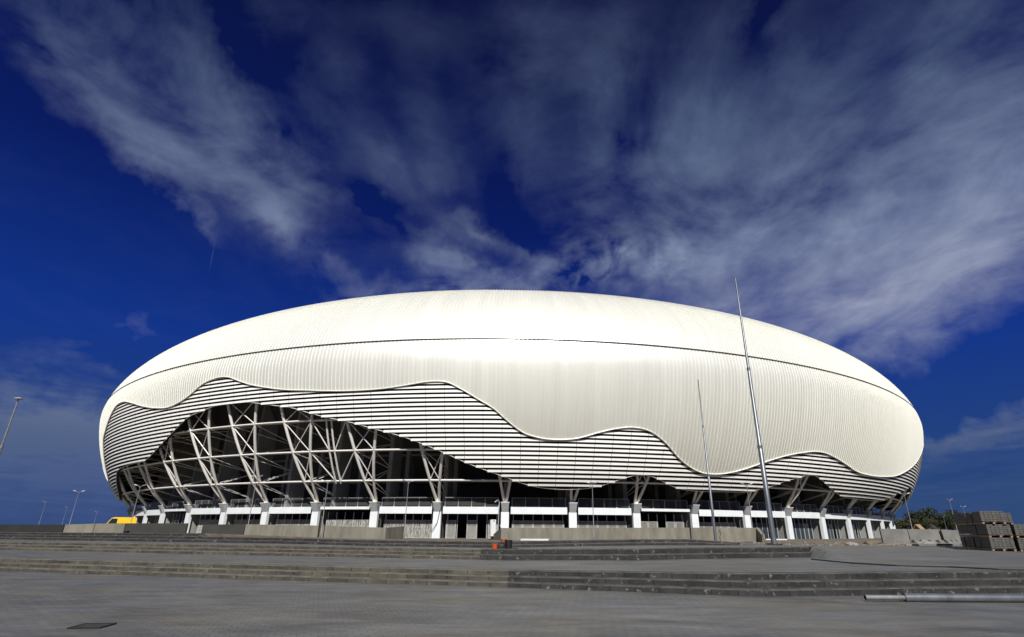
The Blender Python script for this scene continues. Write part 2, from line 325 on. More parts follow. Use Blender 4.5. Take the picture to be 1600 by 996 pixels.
# ------------------------------------------------------------------ terrain (z relative to eye until lifted)
def pl(pts):
    a = np.array(pts, float); return lambda x: np.interp(x, a[:, 0], a[:, 1])
L1 = pl([(-90, 42), (-18.3, 20.6), (-8.2, 18.0), (-.45, 16.2), (5.55, 14.35), (12.9, 15.6), (60, 19)])
L2 = pl([(-90, 50), (-26.2, 29), (-11.5, 24.8), (-1.9, 22.6), (4.0, 21.5), (11.7, 24.2), (15, 26), (20, 33), (60, 40)])
L3 = pl([(-90, 55), (-33, 36), (-13, 28.5), (-7, 26), (-1, 25), (9.5, 26.4), (12, 27.5), (15, 35), (20, 40), (60, 47)])
Z2 = pl([(-30, -1.13), (-1, -1.12), (5.5, -1.03), (60, -1.0)])
def ss(a, b, x):
    t_ = np.clip((x-a)/(b-a), 0, 1); return t_*t_*(3-2*t_)
def R2(x): return np.interp(x, [-30, -12, -2, 2, 12], [.33, .38, .34, .37, .38])*(1-ss(11.8, 13.6, x))
def Z3(x): return Z2(x)+R2(x)
def R3(x): return np.interp(x, [-40, -17.35, -17.3, -8, 7.5, 9.6], [.38, .42, .27, .23, .24, .10])*(1-ss(9.6, 12.5, x))
def Z4(x): return Z3(x)+R3(x)
TR = .36                                         # tread depth
def ground_z(x, y):
    x = np.asarray(x, float); y = np.asarray(y, float)
    z = np.where(y < L1(x)+TR, -EYE, np.where(y < L2(x)+TR*.6, Z2(x), np.where(y < L3(x)+TR*.6, Z3(x), Z4(x))))
    far = -1.2
    t_ = np.clip((y-L3(x)-1)/(64-L3(x)-1), 0, 1)
    z = np.where(y >= L3(x)+TR*.6, Z4(x)*(1-t_)+far*t_, z)
    return z+EYE
def gz(x, y): return float(ground_z(x, y))
xs = np.unique(np.r_[np.linspace(-90, -40, 26)[:-1], np.linspace(-40, 40, 161), np.linspace(40, 60, 11)[1:], 9.62, 11.77, -1.89, -1.91, -17.29, -17.31])
e2 = np.where(xs < -1.9, 2.62, np.where(xs < 11.76, 1.2, .3)); e3 = np.where(xs < -17.3, 2.6, np.where(xs < 9.61, 1.35, .3))
def h2(x, y): return Z2(x)+np.where(x > 11.76, R2(x)*ss(L2(x)-2.5, L2(x)+TR*.3, y), 0)
def h3(x, y): return Z3(x)+np.where(x > 9.61, R3(x)*ss(L3(x)-2.5, L3(x)+TR*.3, y), 0)
for nm, y0, y1, hf, n_, m in (('lower_plaza', xs*0-8, L1(xs)+TR*.5, lambda x, y: x*0-EYE, 14, mPave), ('middle_plaza', L1(xs)+TR*2.62, L2(xs)+TR*.3, h2, 30, mPave),
                         ('upper_plaza', L2(xs)+TR*e2, L3(xs)+TR*.3, h3, 20, mPave)):
    t_ = np.linspace(0, 1, n_); Y = y0[None]*(1-t_[:, None])+y1[None]*t_[:, None]; X = np.broadcast_to(xs, Y.shape)
    tag(grid(nm, np.stack([X, Y, hf(X, Y)+EYE], -1), m), kind='structure')
t_ = np.linspace(0, 1, 60)**1.3
Y = (L3(xs)+TR*e3)[None]*(1-t_[:, None])+80*t_[:, None]; X = np.broadcast_to(xs, Y.shape)
q_ = np.clip((Y-L3(X)-1)/(64-L3(X)-1), 0, 1); Zg = Z4(X)*(1-q_)-1.2*q_+EYE
bump = .05*np.sin(X*1.3+Y*.7)*np.sin(X*.53+1)+.04*np.sin(X*2.9-Y*1.1)*np.sin(Y*1.7)+.03*np.sin(X*5.1+Y*3.3)
Zg = Zg+bump*ss(2, 6, Y-L3(X))*ss(6, 9, X)*(1-ss(58, 62, Y)*.5)
tag(grid('building_site_ground', np.stack([X, Y, Zg], -1), mDirt), kind='structure')
b_ = MB()
for (x0, x1, y0, y1) in ((-6000, 6000, 79, 9000), (-6000, -89, -300, 79), (59, 6000, -300, 79), (-89, 59, -300, -7.9)):
    b_.add([(x0, y0, EYE-1.21), (x1, y0, EYE-1.21), (x1, y1, EYE-1.21), (x0, y1, EYE-1.21)], [(0, 1, 2, 3)])
tag(b_.build('ground', mat('dry_far_ground', (.12, .11, .075), .95, noise=.3, scale=.02)), kind='structure')

def flight(name, La, za, rise, n_, x0, x1, m, label, proud=0., jag=0.):
    """stepped stone edge: n_ courses; real risers and treads, closed ends"""
    X = np.r_[np.arange(x0, x1, .45), x1]
    prof_ = []
    b_ = []
    U_ = np.r_[0, np.cumsum(np.hypot(np.diff(X), np.diff(La(X))))]
    for i in range(n_):
        dj = (rng.random(len(X))-.5)*jag
        y0 = La(X)+TR*(i*(1.0 if n_ > 2 else .9))-proud; zz0 = za(X)+rise(X)*i/n_; zz1 = za(X)+rise(X)*(i+1)/n_
        ye = La(X)+TR*(i*(1.0 if n_ > 2 else .9)+(1.0 if i < n_-1 else .75))-proud+.03
        z0_ = zz0-(.25 if i == 0 else .02)
        lip = .022
        P = np.stack([np.stack([X, y0+dj*.3, z0_+EYE], -1), np.stack([X, y0+dj*.3, zz1-lip+dj*.15+EYE], -1), np.stack([X, y0+lip, zz1+EYE+.006+dj*.15], -1), np.stack([X, ye, zz1+EYE+.006+dj*.1], -1), np.stack([X, ye, z0_+EYE], -1)], 0)
        hv = np.array([i*.15+.002, i*.15+.135, i*.15+.145, i*.15+.30, i*.15+.4])
        uv = np.stack([np.broadcast_to(U_+i*.37, (5, len(X))), np.broadcast_to(hv[:, None], (5, len(X)))], -1)
        b_.append((P, uv))
    P = np.concatenate([q[0] for q in b_], 0); UV = np.concatenate([q[1] for q in b_], 0)
    me = bpy.data.meshes.new(name); nx = len(X); vs = P.reshape(-1, 3).tolist(); fs = []; uvs = UV.reshape(-1, 2)
    for i in range(n_):
        for r in range(4):
            for c in range(nx-1):
                a = (i*5+r)*nx+c; fs.append((a, a+1, a+1+nx, a+nx))
        for e in (0, nx-1): fs.append(tuple((i*5+r)*nx+e for r in range(5)))
    me.from_pydata(vs, [], fs); ul = me.uv_layers.new(name='UVMap')
    li = [l.vertex_index for l in me.loops]; ul.data.foreach_set('uv', uvs[li].astype(float).ravel())
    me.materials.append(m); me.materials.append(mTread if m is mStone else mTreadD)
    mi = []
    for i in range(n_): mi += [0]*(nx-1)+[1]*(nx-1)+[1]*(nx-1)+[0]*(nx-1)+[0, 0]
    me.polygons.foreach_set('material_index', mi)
    o = bpy.data.objects.new(name, me); col.objects.link(o)
    return tag(o, label, 'stone steps')
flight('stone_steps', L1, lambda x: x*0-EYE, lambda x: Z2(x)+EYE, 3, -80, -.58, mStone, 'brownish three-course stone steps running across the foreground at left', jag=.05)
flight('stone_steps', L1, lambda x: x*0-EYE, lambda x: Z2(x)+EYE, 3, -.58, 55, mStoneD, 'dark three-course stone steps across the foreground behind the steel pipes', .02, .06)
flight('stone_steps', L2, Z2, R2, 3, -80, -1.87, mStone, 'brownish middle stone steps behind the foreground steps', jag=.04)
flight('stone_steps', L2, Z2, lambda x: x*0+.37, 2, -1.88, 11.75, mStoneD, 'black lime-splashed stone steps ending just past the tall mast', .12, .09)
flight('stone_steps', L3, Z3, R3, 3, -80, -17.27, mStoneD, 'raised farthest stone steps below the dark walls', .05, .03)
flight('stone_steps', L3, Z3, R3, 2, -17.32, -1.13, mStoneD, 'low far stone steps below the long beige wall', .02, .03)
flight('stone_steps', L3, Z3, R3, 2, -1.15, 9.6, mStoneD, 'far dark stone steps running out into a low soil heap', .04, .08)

# ------------------------------------------------------------------ stadium surface
SA, SB, SN, SY0, SXC, PHI = 101.289, 122.58, 1.974, 71.927, -2.8556, -.03481
SYC = SY0+SB
def plan(th, o):
    th = np.asarray(th, float); o = np.asarray(o, float)
    c, s = np.sin(th), np.cos(th)
    r = (np.abs(c/SA)**SN+np.abs(s/SB)**SN)**(-1/SN); x, y = r*c, r*s
    nx = np.sign(x)*np.abs(x/SA)**(SN-1)/SA; ny = np.sign(y)*np.abs(y/SB)**(SN-1)/SB
    l = np.hypot(nx, ny); nx, ny = nx/l, ny/l
    X, Y = x+o*nx, -(y+o*ny)
    cp, sp = cos(PHI), sin(PHI)
    return SXC+X*cp-Y*sp, SYC+X*sp+Y*cp
def S3(th, o, z):
    x, y = plan(th, o); z = np.broadcast_to(np.asarray(z, float), np.shape(x))
    return np.stack([x, y, z+EYE], -1)
def sp3(th, o, z): return Vector(S3(th, o, z).tolist())
al = np.linspace(0, pi/2, 60)
W_, ZE, E1, OT, ZT, E2, Z0 = 8.658, 19.95, 1.479, -13.733, 36.30, 1.8456, 2.9
po = np.r_[W_*np.sin(al)**(2/E1), (OT+(W_-OT)*np.maximum(np.cos(al), 0)**(2/E2))[1:]]
pz = np.r_[ZE-(ZE-Z0)*np.maximum(np.cos(al), 0)**(2/E1), (ZE+(ZT-ZE)*np.sin(al)**(2/E2))[1:]]
ps = np.r_[0, np.cumsum(np.hypot(np.diff(po), np.diff(pz)))]
def o_at(z): return np.interp(z, pz[:119], po[:119])
def s_at(z): return np.interp(z, pz[:119], ps[:119])
UP = [(-.66,8.79),(-.635,11.97),(-.6175,14.23),(-.5875,15.76),(-.555,17.42),(-.5212,18.79),(-.485,18.89),(-.4563,18.2),(-.42,17.12),(-.3838,16.34),(-.3587,16.15),(-.3425,16.4),(-.315,17.42),(-.2988,18.4),(-.2788,18.99),(-.2688,19.09),(-.2562,18.89),(-.2412,18.2),(-.2275,17.61),(-.2075,17.02),(-.18,16.44),(-.1587,16.22),(-.1438,16.05),(-.1238,15.9),(-.1013,15.86),(-.0787,15.98),(-.055,16.34),(-.0388,16.63),(-.0312,16.68),(-.02,16.54),(-.0075,15.76),(.0088,14.51),(.0225,13.47),(.0337,12.25),(.0488,10.87),(.065,10.25),(.0838,10.10),(.1012,10.32),(.1187,10.96),(.1362,11.51),(.1538,11.75),(.1713,11.35),(.1888,10.05),(.2037,8.53),(.22,7.4),(.2325,6.89),(.25,6.73),(.2675,6.98),(.2862,7.55),(.3062,8.36),(.3388,9.51),(.3613,10.05),(.385,10.41),(.4,10.38),(.4213,9.96),(.4475,9.24),(.4775,8.44),(.5125,8.15),(.5638,8.27),(.6125,8.79),(.6538,9.78),(.7088,11.6),(.755,13.66),(.8125,16.44)]
LO = [(-.74,4.4),(-.70,4.6),(-.66,5.0),(-.635,5.66),(-.6,7.32),(-.5675,8.71),(-.5262,9.15),(-.4825,9.33),(-.435,9.51),(-.39,11.14),(-.3562,12.72),(-.32,14.51),(-.3,14.9),(-.2812,15.33),(-.2575,15.5),(-.2375,15.47),(-.22,15.18),(-.1975,14.7),(-.1763,14.23),(-.1587,13.56),(-.1375,12.85),(-.1175,12.3),(-.0925,11.42),(-.0587,10.23),(-.0288,8.79),(.0025,7.15),(.0162,6.56),(.0325,5.9),(.05,5.19),(.0675,4.75),(.085,4.58),(.1,4.58),(.1187,4.8),(.1325,5.19),(.1475,5.82),(.1625,6.31),(.1763,6.31),(.1888,5.9),(.2025,5.27),(.2163,4.88),(.23,4.73),(.2688,4.73),(.3037,4.88),(.3225,5.34),(.3375,5.82),(.3487,6.31),(.3638,6.75),(.385,7.32),(.3975,7.3),(.4112,6.89),(.4325,6.06),(.4663,5.03),(.475,4.88),(.51,4.70),(.545,4.65),(.5863,4.73),(.62,5.11),(.6525,5.9),(.6938,6.89),(.745,7.75),(.77,7.8),(.80,6.8),(.85,4.9)]
def periodic(pts, filler):
    """smooth closed curve through the measured points, with a calm wave round the back"""
    a = pts[0][0]-.02; b = pts[-1][0]+.02
    t_ = np.linspace(pts[-1][0]+.09, pts[0][0]+2*pi-.09, 40)
    allp = list(pts)+[(float(q), filler(q)) for q in t_]
    X = np.array([p[0] for p in allp]); Z = np.array([p[1] for p in allp])
    X = np.r_[X-2*pi, X, X+2*pi]; Z = np.r_[Z, Z, Z]
    m = np.gradient(Z, X)
    def f(th):
        th = (np.asarray(th, float)+pi) % (2*pi)-pi
        i = np.clip(np.searchsorted(X, th)-1, 0, len(X)-2); h = X[i+1]-X[i]; u = (th-X[i])/h
        return (2*u**3-3*u**2+1)*Z[i]+(u**3-2*u**2+u)*h*m[i]+(-2*u**3+3*u**2)*Z[i+1]+(u**3-u**2)*h*m[i+1]
    return f
up = periodic(UP, lambda q: 13+4*sin(q*9))
lo = periodic(LO, lambda q: 6.2+1.6*sin(q*9+1))
TH = np.linspace(-pi, pi, 12001); cx_, cy_ = plan(TH, 0)
ARC = np.r_[0, np.cumsum(np.hypot(np.diff(cx_), np.diff(cy_)))]
def th_of(s): return np.interp(s, ARC, TH)
def s_of(th): return np.interp(th, TH, ARC)
COLS = [-.6188, -.542, -.4692, -.3915, -.3158, -.2461, -.1761, -.1056, -.0369, .0332, .1034, .1731, .243, .3157, .3851, .4562, .5272, .6018, .68, .769]
s0 = s_of(COLS[0]); COLS = [float(th_of(s0-8.55*k)) for k in (3, 2, 1)]+COLS+[float(th_of(s_of(COLS[-1])+8.9*k)) for k in (1, 2)]

stadium = empty('stadium', (SXC, SYC, EYE-1.2))
tag(stadium, 'huge oval stadium with cream ribbed shell, wavy striped louvres and white columns', 'stadium')
stadium_inv = Vector((-SXC, -SYC, -(EYE-1.2)))
def under(o): o.parent = stadium; o.matrix_parent_inverse = Matrix.Translation(stadium_inv); return o

# shell
nTH = 1700; th = np.linspace(-pi, pi, nTH); zu = up(th); su = s_at(zu)
kk = np.linspace(0, 1, 56); Sg = su[:, None]*(1-kk)+ps[-1]*kk
Og = np.interp(Sg, ps, po); Zg = np.interp(Sg, ps, pz)
Tg = np.broadcast_to(th[:, None], Og.shape)
shell = under(grid('shell_cladding', S3(Tg, Og, Zg), mShell, uv=np.stack([np.broadcast_to(s_of(th)[:, None], Og.shape), Sg], -1)))
# standing seams
total = ARC[-1]; nr = int(total/.49); rt = th_of(np.arange(nr)*total/nr)
rs = s_at(up(rt)); kk = np.linspace(0, 1, 44); Sg = rs[:, None]*(1-kk)+(ps[-1])*kk
Og = np.interp(Sg, ps, po); Zg = np.interp(Sg, ps, pz)
# outward normal of the profile
do = np.gradient(Og, axis=1); dz = np.gradient(Zg, axis=1); ln = np.hypot(do, dz); no, nz = dz/ln, -do/ln
hw = .022/100.; ht = .09
T0 = np.broadcast_to(rt[:, None], Og.shape)
ring = [S3(T0-hw, Og, Zg), S3(T0-hw, Og+no*ht, Zg+nz*ht), S3(T0+hw, Og+no*ht, Zg+nz*ht), S3(T0+hw, Og, Zg)]
A = np.stack(ring, 2)                                    # nr, 44, 4, 3
idx = np.arange(nr*44*4).reshape(nr, 44, 4)
fs = np.concatenate([np.stack([idx[:, :-1, q], idx[:, 1:, q], idx[:, 1:, q+1], idx[:, :-1, q+1]], -1).reshape(-1, 4) for q in range(3)])
me = bpy.data.meshes.new('cladding_seams'); me.from_pydata(A.reshape(-1, 3).tolist(), [], fs.tolist()); me.materials.append(mRib)
ribs = bpy.data.objects.new('cladding_seam_pattern', me); col.objects.link(ribs); ribs.parent = shell
# roof lip and inner fascia, gutter joint
th2 = np.linspace(-pi, pi, 600)
lp = [(OT, ZT), (OT-1.2, ZT-.02), (OT-1.4, ZT-.6), (OT-1.4, 32), (OT+1, 31.5)]
under(grid('roof_rim', np.stack([S3(th2, p[0], p[1]) for p in lp], 1), mCap))
def ringtube(name, o, z, r, m, a=-pi, b=pi, n=700, zfun=None, par=None):
    t_ = np.linspace(a, b, n); zf = z if zfun is None else zfun(t_); of = o if zfun is None else o_at(zf)+o
    P = S3(t_, of, zf); q = np.linspace(0, 2*pi, 7)
    nx_, ny_ = plan(t_, 1); bx, by = plan(t_, 0); nv = np.stack([nx_-bx, ny_-by, 0*nx_], -1)
    G = P[:, None]+r*(np.cos(q)[None, :, None]*nv[:, None]+np.sin(q)[None, :, None]*np.array([0, 0, 1.]))
    o_ = grid(name, G, m)
    if par is None: under(o_)
    else: o_.parent = par
    return o_
ringtube('gutter_joint', float(np.interp(22.06, pz[:119], po[:119]))+.10, 22.06, .07, mDark)
ringtube('roof_edge_rail', OT+.4, ZT+.1, .09, mDark)
# wavy edge trims
tw = np.linspace(-pi, pi, 3200); zu = up(tw)
def band(name, zf, o0, z0, o1, z1, m):
    return under(grid(name, np.stack([S3(tw, o_at(zf)+o0, zf+z0), S3(tw, o_at(zf)+o1, zf+z1)], 1), m))
ringtube('shell_edge_trim', .07, 0, .08, mRib, n=3200, zfun=up)
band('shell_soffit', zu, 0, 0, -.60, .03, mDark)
ringtube('louvre_edge_trim', -.10, 0, .05, mLouv, n=3200, zfun=lo)
# louvres
mb = MB(); pitch = .5; sj = 2.14
th_f = np.linspace(-pi, pi, 2900); joints = th_of(np.arange(0, total, sj)); tj = .016/100*1.0
tt = np.unique(np.concatenate([th_f, joints-tj, joints+tj])); mid = (tt[1:]+tt[:-1])/2; isj = (tt[1:]-tt[:-1]) < tj*2.05
isj &= np.isin(np.round(tt[:-1]+tj, 9), np.round(joints, 9))
blades_v = []; blades_f = []; base = 0
for k in range(8, 42):
    za = k*pitch-.1; zb = za+.285
    # stepped lower ends: a blade runs per panel where its middle clears the wave
    pj = np.searchsorted(joints, mid); pm = th_of((pj-.5)*sj)
    lowm = np.minimum(lo(mid), lo(mid)); ztop = np.minimum(zb, up(tt)-.02)
    ok = (~isj) & (lowm < (za+zb)/2) & (up(mid) > za+.03)
    if not ok.any(): continue
    zb_ = np.maximum(ztop, za+.01); zav = np.full_like(tt, za)
    front0 = S3(tt, o_at(zav)+.02, zav); front1 = S3(tt, o_at(zb_)-.10, zb_); back1 = S3(tt, o_at(zb_)-.15, zb_-.01); back0 = S3(tt, o_at(zav)-.10, zav+.03)
    A = np.stack([front0, front1, back1, back0], 1); n4 = len(tt)
    i = np.nonzero(ok)[0]
    for q, r in ((0, 1), (1, 2), (3, 0)):
        blades_f.append(np.stack([base+i*4+q, base+(i+1)*4+q, base+(i+1)*4+r, base+i*4+r], -1))
    blades_v.append(A.reshape(-1, 3)); base += n4*4
me = bpy.data.meshes.new('louvre_screen'); me.from_pydata(np.concatenate(blades_v).tolist(), [], np.concatenate(blades_f).tolist()); me.materials.append(mLouv)
lv = bpy.data.objects.new('louvre_screen', me); col.objects.link(lv); under(lv)
# added near-black sheet behind the louvres; interior shade put into its colour
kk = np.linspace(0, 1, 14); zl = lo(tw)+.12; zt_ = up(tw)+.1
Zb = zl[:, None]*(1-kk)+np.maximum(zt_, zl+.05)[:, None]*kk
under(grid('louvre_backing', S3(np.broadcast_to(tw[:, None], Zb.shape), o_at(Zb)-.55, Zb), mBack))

# ------------------------------------------------------------------ steel frame
def tubes(name, lst, m, par=None, n=8):
    b_ = MB()
    for pts, r in lst: b_.tube(pts, r, n)
    o = b_.build(name, m, None, True)
    if par is None: under(o)
    else: o.parent = par; o.matrix_parent_inverse = par.matrix_world.inverted() if par.parent is None else (Matrix.Identity(4))
    return o
RZ = [5.55, 9.05, 12.75, 16.2]; CO = -.95
for i, z in enumerate(RZ):
    ringtube('ring_beam', float(o_at(z))+CO, z, .15, mSteel, -1.15, 1.2, 420)
def chord_pt(tc_, sgn, z): return sp3(tc_+sgn*.00155*(z-2.4)*(.55 if z < 3.2 else 1), float(o_at(z))+CO+(.5 if z < 3.3 else 0), z)
for ci, tc_ in enumerate(COLS):
    if abs(tc_) > 1.1: continue
    zs_ = [2.95]+list(np.linspace(3.6, 17.2, 12))
    fr = tubes('truss_frame', [([chord_pt(tc_, s, z) for z in zs_], .185) for s in (-1, 1)], mSteel)
    xb_ = []
    lv_ = RZ+[18.6]
    for a, c in zip(lv_[:-1], lv_[1:]):
        xb_ += [([chord_pt(tc_, -1, a), chord_pt(tc_, 1, c)], .065), ([chord_pt(tc_, 1, a), chord_pt(tc_, -1, c)], .065)]
    o = tubes('cross_bracing', xb_, mSteel, n=6); o.parent = fr; o.matrix_parent_inverse = Matrix.Identity(4)
    st = []
    for z in RZ[:3]:
        for s in (-1, 1):
            st += [([chord_pt(tc_, s, z), sp3(tc_+s*.0012, -3.45, z+1.9)], .06), ([chord_pt(tc_, s, z), sp3(tc_+s*.0012, -3.45, z-1.4)], .045)]
    o = tubes('inner_strut', st, mSteel, n=6); o.parent = fr; o.matrix_parent_inverse = Matrix.Identity(4)
# expansion joint mullions between two frames
jt = -.1405; lst = []
for d in (-.0028, .0028):
    lst += [([sp3(jt+d, float(o_at(z))+CO+.05, z) for z in (5.3, 7, 9, 11, 13.2)], .12)]
for z0_, z1_ in ((5.55, 9.05), (9.05, 12.75)):
    lst += [([sp3(jt-.0028, float(o_at(z0_))+CO, z0_), chord_pt(COLS[9], 1, z1_)], .08), ([sp3(jt+.0028, float(o_at(z0_))+CO, z0_), chord_pt(COLS[10], -1, z1_)], .08)]
tubes('joint_mullion', lst, mSteel)

# ------------------------------------------------------------------ concrete: slab, columns, fins, walls, fences
ZSB, ZST, ZG = 1.69, 2.53, -1.35
def boxpolar(b_, tc_, hw_, o0, o1, z0, z1, hw1=None, do=0.):
    """box standing on the plan curve at tc_: half width hw_, from offset o0 (out) to o1 (in)"""
    a = Vector(S3(tc_, 0, 0).tolist()); nrm_ = (Vector(S3(tc_, 1, 0).tolist())-a).normalized(); tg = Vector((-nrm_.y, nrm_.x, 0))
    hw1 = hw_ if hw1 is None else hw1
    def q(h, z, s): return [a+tg*sx_*h+nrm_*o+Vector((0, 0, z)) for sx_, o in ((-1, o0+s), (1, o0+s), (1, o1), (-1, o1))]
    b_.hexa(q(hw_, z0, 0), q(hw1, z1, do))
thin = {7+2, 7+4+2+1}                                  # filled below by bay index
for i in range(len(COLS)-1):
    a, c = COLS[i], COLS[i+1]; n = 9
    ctr = (a+c)/2
    is_thin = any(abs(ctr-q) < .02 for q in (-.1409, .208, -.4304))
    zb0 = ZST-.33 if is_thin else ZSB
    w_ = .5/86
    t_ = np.linspace(a+w_, c-w_, n)
    G = np.stack([S3(t_, -.5, zb0), S3(t_, -.03, zb0), S3(t_, -.03, ZST), S3(t_, -.5, ZST)], 1)
    o = under(grid('slab_fascia', G, mWhite, smooth=False))
    # railing: glass panel line and posts
    t_ = np.linspace(a+.62/86, c-.62/86, n)
    gl = under(grid('glass_railing', np.stack([S3(t_, -.33, ZST+.12), S3(t_, -.33, ZST+1.08)], 1), mRail, smooth=False))
    b_ = MB(); m5 = 5
    for k in range(m5):
        q = a+(c-a)*(k+.5)/m5; p0 = sp3(q, -.33, ZST); b_.box(p0+Vector((0, 0, .55)), (.05, .05, 1.1)); b_.box(p0+Vector((0, 0, .06)), (.13, .13, .12))
    b_.tube([sp3(q, -.33, ZST+1.12) for q in t_], .022, 6)
    o = b_.build('railing_post', mAl); o.parent = gl
    # entrance wall behind: dark glazing with posts and a fence or glass doors
    g = under(grid('entrance_glazing', np.stack([S3(t_, -5.2, ZG), S3(t_, -5.2, ZST-.35)], 1), mBack, smooth=False))
    vis = -.80 < ctr < .95
    if not vis: continue
    bars = -.40 < ctr < .31
    FO = -1.5; zt0 = ZG+.15; zt1 = .92
    b_ = MB(); nb = 6 if not bars else 5
    for k in range(nb+1):
        q = a+.75/86+(c-a-1.5/86)*k/nb; p0 = sp3(q, FO, 0); b_.box((p0.x, p0.y, (ZG+ZSB+.2)/2+EYE), (.09, .09, ZSB+.2-ZG))
    o = under(b_.build('entrance_posts', mAl))
    if bars:
        per = 12 if ctr < -.02 else 9
        openk = ()
        if abs(ctr+.00185) < .01: openk = (1, 3)       # doors standing open beside the white cabinet
        if abs(ctr-.208) < .02: openk = (2,)
        for k in range(nb):
            if k in openk: continue
            b_ = MB()
            qa = a+.6/86+(c-a-1.2/86)*(k+.04)/nb; qb = a+.6/86+(c-a-1.2/86)*(k+.96)/nb
            for j in range(per):
                q = qa+(qb-qa)*(j+.5)/per; wob = .05 if ctr < -.02 else 0
                b_.tube([sp3(q+random.uniform(-1, 1)*wob/86, FO+.06, z) for z in np.linspace(zt0, zt1, 5)], .034, 4, False)
            for z in (zt0, zt1): b_.tube([sp3(qa, FO+.06, z), sp3(qb, FO+.06, z)], .035, 4)
            if ctr < -.02: b_.box(sp3((qa+qb)/2+random.uniform(-.3, .3)/86, FO+.12, (zt0+zt1)/2-.2), (.12, .08, .12))
            for q in (qa, qb): b_.tube([sp3(q, FO+.06, zt0), sp3(q, FO+.06, zt1)], .04, 4)
            gp = under(b_.build('bar_gate', mFence)); b_ = MB()
            b_.add([sp3(qa, FO-.12, zt0), sp3(qb, FO-.12, zt0), sp3(qb, FO-.12, zt1-.05), sp3(qa, FO-.12, zt1-.05)], [(0, 1, 2, 3)])
            o = b_.build('gate_sheet', mSheet); o.parent = gp
    else:
        for k in range(nb):
            if k == (2 if ctr < 0 else 4) and random.random() < .6: continue
            qa = a+.6/86+(c-a-1.2/86)*(k+.04)/nb; qb = a+.6/86+(c-a-1.2/86)*(k+.96)/nb
            b_ = MB(); b_.add([sp3(qa, FO, zt0), sp3(qb, FO, zt0), sp3(qb, FO, zt1), sp3(qa, FO, zt1)], [(0, 1, 2, 3)])
            gd = under(b_.build('glass_door', mDoor)); b_ = MB()
            b_.tube([sp3(qa, FO+.03, zt0), sp3(qa, FO+.03, zt1), sp3(qb, FO+.03, zt1), sp3(qb, FO+.03, zt0)], .03, 4)
            o = b_.build('door_frame', mAl); o.parent = gd
for ci, tc_ in enumerate(COLS):
    b_ = MB(); boxpolar(b_, tc_, .50, 0, -.45, ZG, ZSB+.25); c_ = under(b_.build('column', mWhite))
    b_ = MB(); boxpolar(b_, tc_, .42, .03, -1.1, ZSB+.26, 3.02, .50, .55); k_ = b_.build('column_cap', mCap); k_.parent = c_
    b_ = MB(); boxpolar(b_, tc_, .53, .60, -1.1, 3.023, 3.10); b_.box(sp3(tc_, .1, 3.25), (.28, .28, .3)); o = b_.build('bearing_plate', mSteel); o.parent = k_
    b_ = MB(); boxpolar(b_, tc_, .18, -.455, -5.1, ZG, ZST-.45); under(b_.build('fin_wall', mFin))
    if abs(tc_) > 1.15: continue
    # tall inner pier under the stand
    a = Vector(S3(tc_, 0, 0).tolist()); nr_ = (Vector(S3(tc_, 1, 0).tolist())-a).normalized(); tg = Vector((-nr_.y, nr_.x, 0))
    for nm, o0, o1, zt0, zt1, hw_ in (('inner_pier', -3.4, -6.4, 19.2, 15.3, .28), ('rear_pier', -9.2, -11.4, 11.5, 8.4, .3)):
        b_ = MB(); q = lambda z0_, z1_: [a+tg*(-hw_)+nr_*o0+Vector((0, 0, z0_)), a+tg*hw_+nr_*o0+Vector((0, 0, z0_)), a+tg*hw_+nr_*o1+Vector((0, 0, z1_)), a+tg*(-hw_)+nr_*o1+Vector((0, 0, z1_))]
        b_.hexa(q(ZST, ZST), q(zt0, zt1)); under(b_.build(nm, mFin))
t2 = np.linspace(-pi, pi, 500)
under(grid('concourse_deck', np.stack([S3(t2, p[0], p[1]) for p in ((-.5, ZST-.003), (-13.2, ZST-.003), (-13.2, ZST-.35), (-.5, ZST-.35))], 1), mDeck, smooth=False))
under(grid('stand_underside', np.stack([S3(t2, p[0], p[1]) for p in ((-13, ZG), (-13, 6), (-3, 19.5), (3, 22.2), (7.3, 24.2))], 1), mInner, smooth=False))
t2 = np.linspace(-1.2, 1.2, 200)
for z, o0 in ((6.5, -12.3), (10.2, -9.6)): ringtube('stand_beam', o0, z, .2, mFin, -1.15, 1.2, 200)

# ------------------------------------------------------------------ outlying walls
def wall(name, pts, th_, m, label, cat='wall', lean=0.):
    """pts: (X, Y, ztop rel eye); a slab of thickness th_"""
    b_ = MB()
    for p, q in zip(pts[:-1], pts[1:]):
        d = Vector((q[0]-p[0], q[1]-p[1], 0)).normalized(); n_ = Vector((-d.y, d.x, 0))*th_
        g0, g1 = gz(p[0], p[1])-.35, gz(q[0], q[1])-.35
        P0, P1 = Vector((p[0], p[1], 0)), Vector((q[0], q[1], 0)); L_ = n_.normalized()*lean
        b_.hexa([P0+Vector((0, 0, g0)), P1+Vector((0, 0, g1)), P1+n_+Vector((0, 0, g1)), P0+n_+Vector((0, 0, g0))],
                [P0+L_+Vector((0, 0, p[2]+EYE)), P1+L_+Vector((0, 0, q[2]+EYE)), P1+n_+L_+Vector((0, 0, q[2]+EYE)), P0+n_+L_+Vector((0, 0, p[2]+EYE))])
    return tag(b_.build(name, m), label, cat)
def xp(px, py, Y): r = ray(px, py); return (r.x*Y, Y, r.z*Y)
wall('retaining_wall', [(-90, 60, .03), xp(0, 820, 58), xp(101, 820, 58)], .3, mWallB, 'black retaining wall at the far edge of the plaza')
wall('retaining_wall', [xp(102, 820, 58), xp(148, 818.5, 58)], .3, mWall, 'short beige concrete wall panel beside the black wall')
wall('retaining_wall', [xp(149, 818.5, 58), xp(196, 818, 59)], .3, mWall, 'beige concrete wall panel in front of the yellow van')
wall('retaining_wall', [xp(197, 818, 60), xp(293, 818, 61)], .3, mWallD, 'dark grey ramp wall in front of the outermost white columns')
